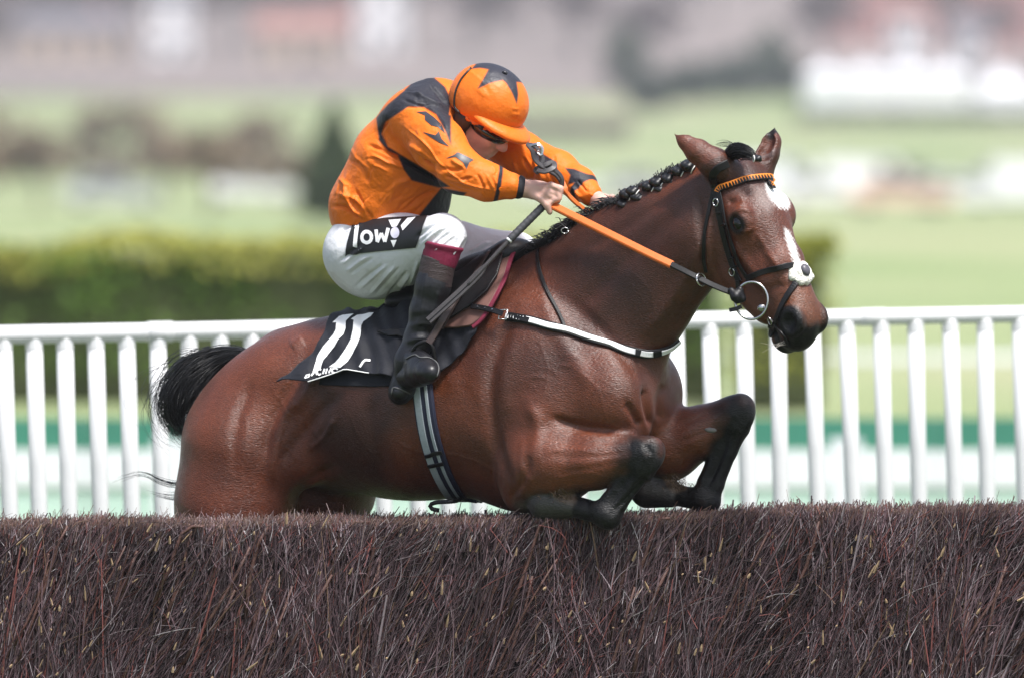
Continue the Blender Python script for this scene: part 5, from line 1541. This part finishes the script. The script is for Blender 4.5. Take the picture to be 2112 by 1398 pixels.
# trim below the waist and open the neck and cuffs
js.ell(P(800, 640, .15), (.40, .5, .275), [HH, HN, nrm(HZ + HH * .05)], k=.01, op='sub')
JV, JF = js.mesh(2)
del js.d
jw = [([(700, 400), (735, 412), (760, 440)], 7, 5), ([(688, 425), (715, 430), (745, 452)], 6, -5), ([(712, 380), (722, 420), (745, 450)], 6, 6), ([(735, 395), (750, 425), (765, 448)], 5, -4),
      ([(800, 420), (820, 380), (850, 370)], 8, 4), ([(760, 300), (790, 310), (830, 330)], 6, -4), ([(770, 320), (800, 335), (840, 350)], 6, 4), ([(840, 430), (870, 405), (900, 395)], 7, -4),
      ([(782, 290), (800, 312), (850, 340), (905, 375)], 7, -9), ([(800, 252), (785, 275), (800, 305)], 6, -5), ([(840, 222), (875, 222), (905, 245), (918, 268)], 6, -5),
      ([(835, 262), (880, 300), (910, 340), (960, 378), (1020, 394)], 3, 2.5), ([(845, 300), (870, 315)], 8, 4), ([(905, 345), (935, 352), (960, 345)], 6, -4), ([(915, 362), (945, 372), (975, 366)], 5, -3),
      ([(930, 330), (960, 350)], 6, 4), ([(985, 362), (1000, 390)], 5, -3), ([(1005, 362), (1018, 392)], 5, 3), ([(885, 175), (905, 195), (920, 215)], 5, -4), ([(850, 190), (880, 205), (915, 222)], 6, 4),
      ([(830, 205), (860, 215), (890, 218)], 5, -3), ([(1080, 330), (1100, 370)], 6, -5), ([(1100, 325), (1125, 375)], 6, 5), ([(1060, 335), (1075, 365)], 5, 4), ([(1130, 350), (1145, 390)], 5, -4),
      ([(1180, 385), (1200, 410)], 5, 4), ([(1190, 372), (1215, 400)], 4, -3), ([(870, 330), (890, 345), (900, 380)], 6, -5), ([(720, 330), (745, 345), (760, 380)], 8, -3), ([(700, 370), (720, 385)], 6, 3)]
jr = np.random.default_rng(77)
jw = [(p, w_ * .6, h * 2.0) for p, w_, h in jw]
for cxy, ang, ln, cnt in (((735, 420), -65, 40, 9), ((800, 400), -50, 60, 9), ((770, 330), 30, 50, 7), ((700, 400), -75, 45, 6), ((880, 320), 42, 60, 8), ((940, 365), 20, 45, 7), ((1000, 375), 80, 26, 7), ((1100, 345), 65, 40, 9), ((1190, 395), 50, 30, 6), ((865, 195), 20, 40, 6), ((860, 420), -30, 50, 6)):
    for _ in range(cnt):
        a = math.radians(ang + jr.normal(0, 14)); l = ln * jr.uniform(.5, 1.1); x = cxy[0] + jr.normal(0, 22); y = cxy[1] + jr.normal(0, 16)
        d_ = np.array((math.cos(a), math.sin(a))); n_ = np.array((-d_[1], d_[0]))
        jw.append(([tuple(np.array((x, y)) - d_ * l / 2), tuple(np.array((x, y)) + n_ * jr.normal(0, 4)), tuple(np.array((x, y)) + d_ * l / 2)], jr.uniform(1.8, 3.6), jr.choice([-1, 1]) * jr.uniform(1.6, 3.6)))
JV = sculpt(JV, JF, jw)
jx, jy = proj(JV); JN = normals(JV, JF)
JC = np.tile(ORG, (len(JV), 1))
def jmix(w, c=NAV):
    global JC
    w = np.clip(w, 0, 1)[:, None]; JC = JC * (1 - w) + c * w
near = JV[:, 1] < .16
dk1 = [(776, 244), (782, 236), (800, 216), (835, 186), (865, 155), (905, 155), (920, 172), (930, 190), (930, 300), (919, 272), (899, 237), (874, 222), (842, 221), (796, 252), (787, 277), (800, 303), (840, 328), (880, 352), (928, 386), (905, 388), (849, 373), (833, 351), (820, 320), (801, 313), (782, 290)]
jmix(poly_mask(jx, jy, dk1, 1.6) * near)
jmix(poly_mask(jx, jy, [(910, 388), (962, 398), (912, 462), (850, 462)], 1.6) * near)
# collar stays orange
jmix(poly_mask(jx, jy, [(895, 160), (925, 162), (945, 175), (938, 240), (926, 238), (930, 205), (918, 180)], 1.5), ORG)
# far arm is plain with a dark elbow star, hidden side of the back carries the same yoke
fa = JV[:, 1] > -.30
st_far = [(1165, 347), (1184, 349), (1212, 360), (1222, 369), (1203, 370), (1193, 391), (1184, 378), (1171, 382), (1176, 362)]
jmix(poly_mask(jx, jy, st_far, 1.5) * (jx > 1120))
jmix(poly_mask(jx, jy, [(1085, 300), (1120, 318), (1148, 335), (1150, 352), (1120, 352), (1105, 330)], 1.5) * (jx > 1080))
# cuff rings
def ring_mask(a, b_, t0, t1, rmax):
    a = P(*a); b_ = P(*b_); ba = b_ - a; t = ((JV - a) @ ba) / (ba @ ba)
    d = np.linalg.norm(JV - a - np.clip(t, 0, 1)[:, None] * ba, axis=1)
    return np.clip(np.minimum(t - t0, t1 - t) * np.linalg.norm(ba) / .003 + .5, 0, 1) * (d < rmax)
jmix(ring_mask((1005, 376, -.215), (1052, 384, -.21), .38, .56, .075))
jmix(ring_mask((1195, 380, -.06), (1217, 401, -.10), .40, .72, .07))
jk = np_mesh('jacket', JV, JF, M_silk, rider, col=JC)
JB = bvh_of(JV, JF)
decal('star', [[(859, 232), (878, 231), (896, 244), (910, 258), (918, 276), (903, 263), (890, 260), (877, 249), (876, 239)]], JB, .0015, M_dark, jk)
decal('star', [[(872, 273), (898, 280), (905, 272), (911, 288), (926, 303), (908, 296), (895, 288)]], JB, .0015, M_dark, jk)
decal('star', [[(919, 328), (936, 321), (944, 315), (953, 319), (977, 331), (968, 336), (962, 350), (955, 336), (940, 325)]], JB, .0015, M_dark, jk)
p, n_ = hit(JB, 1032, 390, .002); m = MB(); m.tube([p, p + n_ * .004], .006, 12); m.build('cuff_button', mat('orange_button', tuple(ORG * .9), rough=.3), jk)
# ribbed cuffs
for a, c_ in ((((1046, 383, -.21), .040), ((1080, 388, -.206), .034)), (((1214, 399, -.095), .036), ((1228, 411, -.11), .030))):
    q = spline([P(*a[0]), P(*c_[0])], 9)
    r = np.linspace(a[1], c_[1], 9) * np.array([.9, 1, 1.03, 1, 1.03, 1, 1.03, 1.0, .9])
    tube_obj('cuff', q, r, M_rib, jk, n=24)

# breeches
ps_ = Solid(P(640, 680, 0) - (0, .5, 0), P(1120, 420, 0) + (0, .5, 0), .0036)
ps_.ell(P(752, 518, .155), (.108, .165, .122), [nrm(HH * .9 - HZ * .3), HN, nrm(HZ * .9 + HH * .3)], k=.04)
ps_.chain([(P(*p), r) for p, r in LGN], k=.04)
ps_.chain([(P(*p), r) for p, r in LGF], k=.04)
ps_.ell(P(775, 552, .10), (.12, .10, .10), RX, k=.04)
ps_.ell(P(820, 470, .16), (.10, .14, .06), RX, k=.04)
ps_.chain([(P(914, 489, yk + .02), .070), (P(912, 512, yk), .054)], k=.02)
ps_.chain([(P(1062, 530, .26), .074), (P(1045, 620, .25), .055)], k=.02)
BV, BF = ps_.mesh(2)
del ps_.d
bw = []
for i, (x0, y0, x1, y1) in enumerate([(735, 590, 790, 545), (765, 605, 815, 550), (800, 612, 838, 562), (715, 560, 760, 530), (700, 540, 745, 505), (845, 585, 862, 540), (880, 520, 930, 480), (870, 505, 915, 468), (860, 490, 900, 462), (930, 530, 955, 490), (990, 540, 1040, 505), (970, 520, 1010, 500), (705, 475, 740, 462)]):
    bw.append(([(x0, y0), ((x0 + x1) / 2 + 3, (y0 + y1) / 2 - 4), (x1, y1)], 5, 3.2 if i % 2 else -3.6)); bw.append(([(x0 + 9, y0 + 4), ((x0 + x1) / 2 + 12, (y0 + y1) / 2), (x1 + 8, y1 + 3)], 4, -2.4 if i % 2 else 2.6))
bw = [(p, w_ * .65, h * 1.9) for p, w_, h in bw]
BV = sculpt(BV, BF, bw)
br = np_mesh('breeches', BV, BF, M_breech, rider)
BB = bvh_of(BV, BF)
pt = decal('sponsor_patch', [[(728, 460), (760, 456), (800, 451), (840, 449), (882, 447), (874, 468), (867, 490), (859, 511), (820, 515), (780, 519), (745, 523), (712, 528), (716, 505), (722, 482)]], BB, .004, mat('black_print', (.010, .010, .012), rough=.55), br)
for nm, one in (('letter', quads([(738, 467), (736, 488), (734, 509)], 8.5)), ('letter', quads(arc(759, 491, 10, 11, 0, 360, 20), 7.0)),
                ('letter', quads([(778, 476), (781, 500)], 7) + quads([(781, 501), (789, 483)], 6) + quads([(789, 483), (796, 500)], 6) + quads([(796, 500), (803, 473)], 7)),
                ('logo_wedge', [[(803, 457), (829, 455), (820, 470), (810, 471)]]), ('logo_point', [[(808, 497), (821, 496), (814, 511)]]), ('logo_stripe', [[(829, 468), (842, 453), (859, 451), (833, 478)]])):
    decal(nm, one, BB, .0058, M_white, pt, seg=5)
decal('emblem', [arc(817, 482, 9.5, 11, 0, 345, 16)], BB, .0060, mat('pale_lilac_print', (.60, .58, .70), rough=.6), pt, seg=6)

# boots
def boot(name, shaft, footpts, label=None):
    lo_ = np.min([P(*p) for p, r in shaft + footpts], 0) - .1; hi_ = np.max([P(*p) for p, r in shaft + footpts], 0) + .1
    so = Solid(lo_, hi_, .0035)
    so.chain([(P(*p), r) for p, r in shaft], k=.02)
    so.chain([(P(*p), r) for p, r in footpts], k=.02)
    v, f = so.mesh(2)
    if name == 'boot_near':
        v = sculpt(v, f, [([(845, 690), (870, 684), (900, 690)], 5, -3), ([(842, 675), (866, 668), (896, 672)], 5, 3), ([(850, 655), (880, 650), (905, 656)], 5, -2), ([(880, 560), (868, 640), (858, 690)], 4, 2.5), ([(838, 706), (862, 698), (890, 702)], 5, 4), ([(905, 600), (895, 650)], 6, 3)])
    return np_mesh('boot', v, f, M_boot, rider)
bt = boot('boot_near', [((902, 548, yk), .050), ((893, 590, yk), .052), ((880, 640, (yk + ya) / 2), .049), ((866, 692, ya), .043)],
          [((864, 700, ya), .046), ((846, 745, ya + .0), .046), ((830, 800, ya + .01), .036), ((824, 812, ya + .01), .034)])
# foot seen toe-out: sole from heel up to the toe
so = Solid(P(770, 860, ya) - (0, .35, 0), P(940, 690, ya) + (0, .2, 0), .0035)
so.chain([(P(838, 780, ya), .038), (P(866, 770, ya - .09), .036), (P(882, 766, ya - .16), .034), (P(888, 768, ya - .19), .028)], k=.02)
so.chain([(P(850, 740, ya - .01), .04), (P(874, 752, ya - .10), .036)], k=.02)
so.ell(P(826, 808, ya - .005), (.030, .036, .028), RX, k=.012)
v, f = so.mesh(2); np_mesh('boot_foot', v, f, M_boot, bt)
pa = [P(*p) for p in [(806, 818, ya - .02), (812, 806, ya - .045), (826, 808, ya - .05), (846, 816, ya - .03)]]
FB = bvh_of(v, f)
def welt(pts):
    q, n_ = strap_path(FB, pts, 30, .002, sm=1); tube_obj('welt', q, .0022, mat('worn_welt', (.10, .10, .10), rough=.5), bt, n=6)
welt([(838, 740), (850, 734), (858, 732), (866, 738), (884, 738), (900, 748), (904, 762), (900, 776)])
welt([(808, 812), (812, 800), (826, 803), (846, 812)])
tube_obj('boot_top', spline([P(906, 534, yk), P(901, 555, yk), P(895, 590, yk)], 14), np.linspace(.0545, .0545, 14) * (1 + .012 * np.sin(np.arange(14) * 2.2)), M_boottop, bt, n=28)
tube_obj('gaiter', spline([P(914, 504, yk), P(909, 528, yk), P(904, 548, yk)], 10), np.array([.064, .0645, .060, .0585, .058, .057, .056, .055, .0535, .052]), M_gaiter, rider, n=28)
boot('boot', [((1045, 600, .25), .05), ((1030, 680, .25), .045)], [((1030, 690, .25), .045), ((1030, 730, .25), .04), ((1060, 745, .32), .035)])

# stirrup
st = empty('stirrup', tuple(P(880, 700, ya - .06)), 'steel stirrup on a black leather holding the right boot', 'stirrup')
free_strap('stirrup_leather', [(935, 620, yk - .02), (915, 655, yk - .055), (898, 685, ya - .075), (884, 708, ya - .085)], .022, .006, M_brownl, st, up=(.3, -.9, .2))
q = spline([P(*p) for p in [(842, 742, ya - .04), (850, 726, ya - .06), (862, 710, ya - .075), (880, 704, ya - .08), (892, 716, ya - .08), (896, 736, ya - .075), (900, 752, ya - .07)]], 30)
tube_obj('iron', q, .0062, M_leather, st, n=10)
tube_obj('tread', spline([P(840, 744, ya - .05), P(868, 782, ya - .1), P(900, 754, ya - .08)], 12), .007, M_steel, st, n=8)

# cap, peak, collar of the skull cap
hs_ = Solid(HC_ - .22, HC_ + .22, .0035)
hs_.ell(HP(.0, .018, 0), (.128, .108, .108), FX, k=.01)
hs_.ell(HP(-.02, .0, 0), (.105, .105, .104), FX, k=.02)
hs_.ell(HP(.02, -.20, 0), (.26, .165, .26), [nrm(fw - upv * .10), nrm(upv + fw * .10), rl], k=.006, op='sub')
hv, hf_ = hs_.mesh(2)
hv = sculpt(hv, hf_, [([(950, 250), (975, 262), (1000, 272)], 3, 2.5), ([(955, 238), (985, 252), (1005, 262)], 3, -2.5), ([(985, 185), (1000, 200)], 4, 2), ([(1000, 178), (1010, 195)], 4, -2), ([(965, 145), (985, 160), (1000, 175)], 3, 1.5), ([(1055, 225), (1070, 226)], 3, 2), ([(1055, 236), (1072, 238)], 3, 2), ([(1055, 246), (1072, 250)], 3, -2)])
cx_, cy_ = proj(hv)
hc_ = np.tile(ORG, (len(hv), 1))
star = [(972, 143), (985, 128), (1014, 122), (1050, 128), (1075, 150), (1082, 172), (1066, 170), (1069, 196), (1066, 215), (1056, 192), (1044, 172), (1037, 166), (1022, 169), (1011, 172), (985, 184), (994, 168), (1002, 154), (1007, 144), (990, 141)]
w = poly_mask(cx_, cy_, star, 1.5)[:, None]; hc_ = hc_ * (1 - w) + NAV * 1.3 * w
cap = np_mesh('cap', hv, hf_, M_helm, rider, col=hc_)
pk_ = Solid(HC_ - .24, HC_ + .24, .003)
pk_.ell(HP(.060, -.026, 0), (.114, .030, .106), [nrm(fw - upv * .06), nrm(upv + fw * .06), rl], k=.004)
pk_.ell(HP(.054, -.046, 0), (.118, .030, .112), [nrm(fw - upv * .06), nrm(upv + fw * .06), rl], k=.004, op='sub')
v, f = pk_.mesh(2); np_mesh('peak', v, f, M_helm, cap, col=np.tile(ORG, (len(v), 1)))
HB2 = bvh_of(hv, hf_)
HITY[0] = -.1
pa, pn = strap_path(HB2, [(950, 258), (965, 268), (985, 276), (1010, 282), (1040, 286), (1065, 288), (1080, 284)], 40, .003)
pa = pa + upv * 0.002 * np.sin(np.arange(40) * 1.7)[:, None]
tube_obj('gathered_ribbon', pa, .0045 * (1 + .3 * np.sin(np.arange(40) * 1.1)), mat('orange_ribbon', tuple(ORG), rough=.5, var=.1, scale=60), cap, n=8)
pa, pn = strap_path(HB2, [(972, 142), (952, 165), (941, 190), (938, 215), (941, 240)], 30, .0025)
tube_obj('elastic', pa, .0032, M_gogf, cap, n=8)
p, n_ = hit(HB2, 1041, 151, .002); m = MB(); m.tube([p, p + n_ * .004, p + n_ * .006], [.009, .008, .004], 14); m.build('button', M_dark, cap, True)
# goggles, ear guard and chin strap
gs = Solid(HC_ - .2, HC_ + .2, .003)
gs.ell(HP(.042, -.058, 0), (.076, .034, .076), [nrm(fw - upv * .08), nrm(upv + fw * .08), rl], k=.004)
gs.ell(HP(.0, -.058, 0), (.090, .05, .066), FX, k=.004, op='sub')
v, f = gs.mesh(2); go = np_mesh('goggles', v, f, M_gog, rider)
tube_obj('goggle_strap', spline([HP(.06, -.045, .072), HP(.0, -.045, .086), HP(-.06, -.04, .080)], 14), .011, M_gogf, go, flat=.35, n=10)
so = Solid(HP(-.01, -.05, .08) - .09, HP(-.01, -.05, .08) + .09, .003)
so.ell(HP(-.014, -.060, .078), (.034, .046, .016), FX, k=.006); so.chain([(HP(-.005, -.10, .068), .017), (HP(.025, -.138, .035), .011)], k=.01)
v, f = so.mesh(2); np_mesh('ear_guard', v, f, M_gogf, rider)
tube_obj('chin_strap', spline([HP(-.01, -.05, .085), HP(.012, -.115, .062), HP(.038, -.158, .018), HP(.035, -.160, -.018), HP(0, -.11, -.065)], 24), .006, M_gogf, rider, n=8, flat=.5)

# whip
whip = empty('whip', tuple(P(1000, 545, -.26)), 'black riding whip with wrapped grip in the right hand', 'whip')
W0 = P(1122, 424, -.235); W1 = P(1052, 494, -.255); W2 = P(965, 588, yk - .06); W3 = P(884, 662, ya - .10)
n = 40; q = spline([W0, W0 * .5 + W1 * .5, W1], n)
tube_obj('grip', q, .0118 * (1 + .08 * (np.arange(n) % 4 == 0)), mat('grip_wrap', (.055, .055, .062), rough=.6, var=.3, scale=90), whip, n=12)
tube_obj('collar', [W1, W1 * .96 + W2 * .04], .0105, M_white, whip, n=12)
tube_obj('shaft', spline([W1, W1 * .5 + W2 * .5, W2], 16), np.linspace(.0085, .006, 16), M_grey_strap, whip, n=10)
W2b = W1 * .35 + W2 * .65
d_ = nrm(W3 - W2); e_ = nrm(np.cross(d_, (0, -1, 0)))
q = spline([W1 * .45 + W2 * .55, W2, W3], 24)
ribbon_obj('flap', q, np.tile(nrm((.1, -.95, .2)), (24, 1)), np.interp(np.linspace(0, 1, 24), [0, .15, 1], [.012, .026, .024]), .007, M_grey_strap, whip)
tube_obj('flap_seam', q + np.array((0, -.0045, 0)), .0016, M_white if False else M_leather, whip, n=6)
# ------------------------------------------------------------------ thin spring haze over the valley
hz = MB(); hz.box((0, 1760, 44), (2700, 1880, 56))
hm = bpy.data.materials.new('haze'); hm.use_nodes = True
for nd in list(hm.node_tree.nodes):
    if nd.type != 'OUTPUT_MATERIAL': hm.node_tree.nodes.remove(nd)
vol = hm.node_tree.nodes.new('ShaderNodeVolumePrincipled')
vol.inputs['Color'].default_value = (.93, .92, .95, 1)
vol.inputs['Density'].default_value = .00032
vol.inputs['Anisotropy'].default_value = .3
hm.node_tree.links.new(vol.outputs[0], hm.node_tree.nodes['Material Output'].inputs['Volume'])
tag(hz.build('haze', hm), kind='stuff')
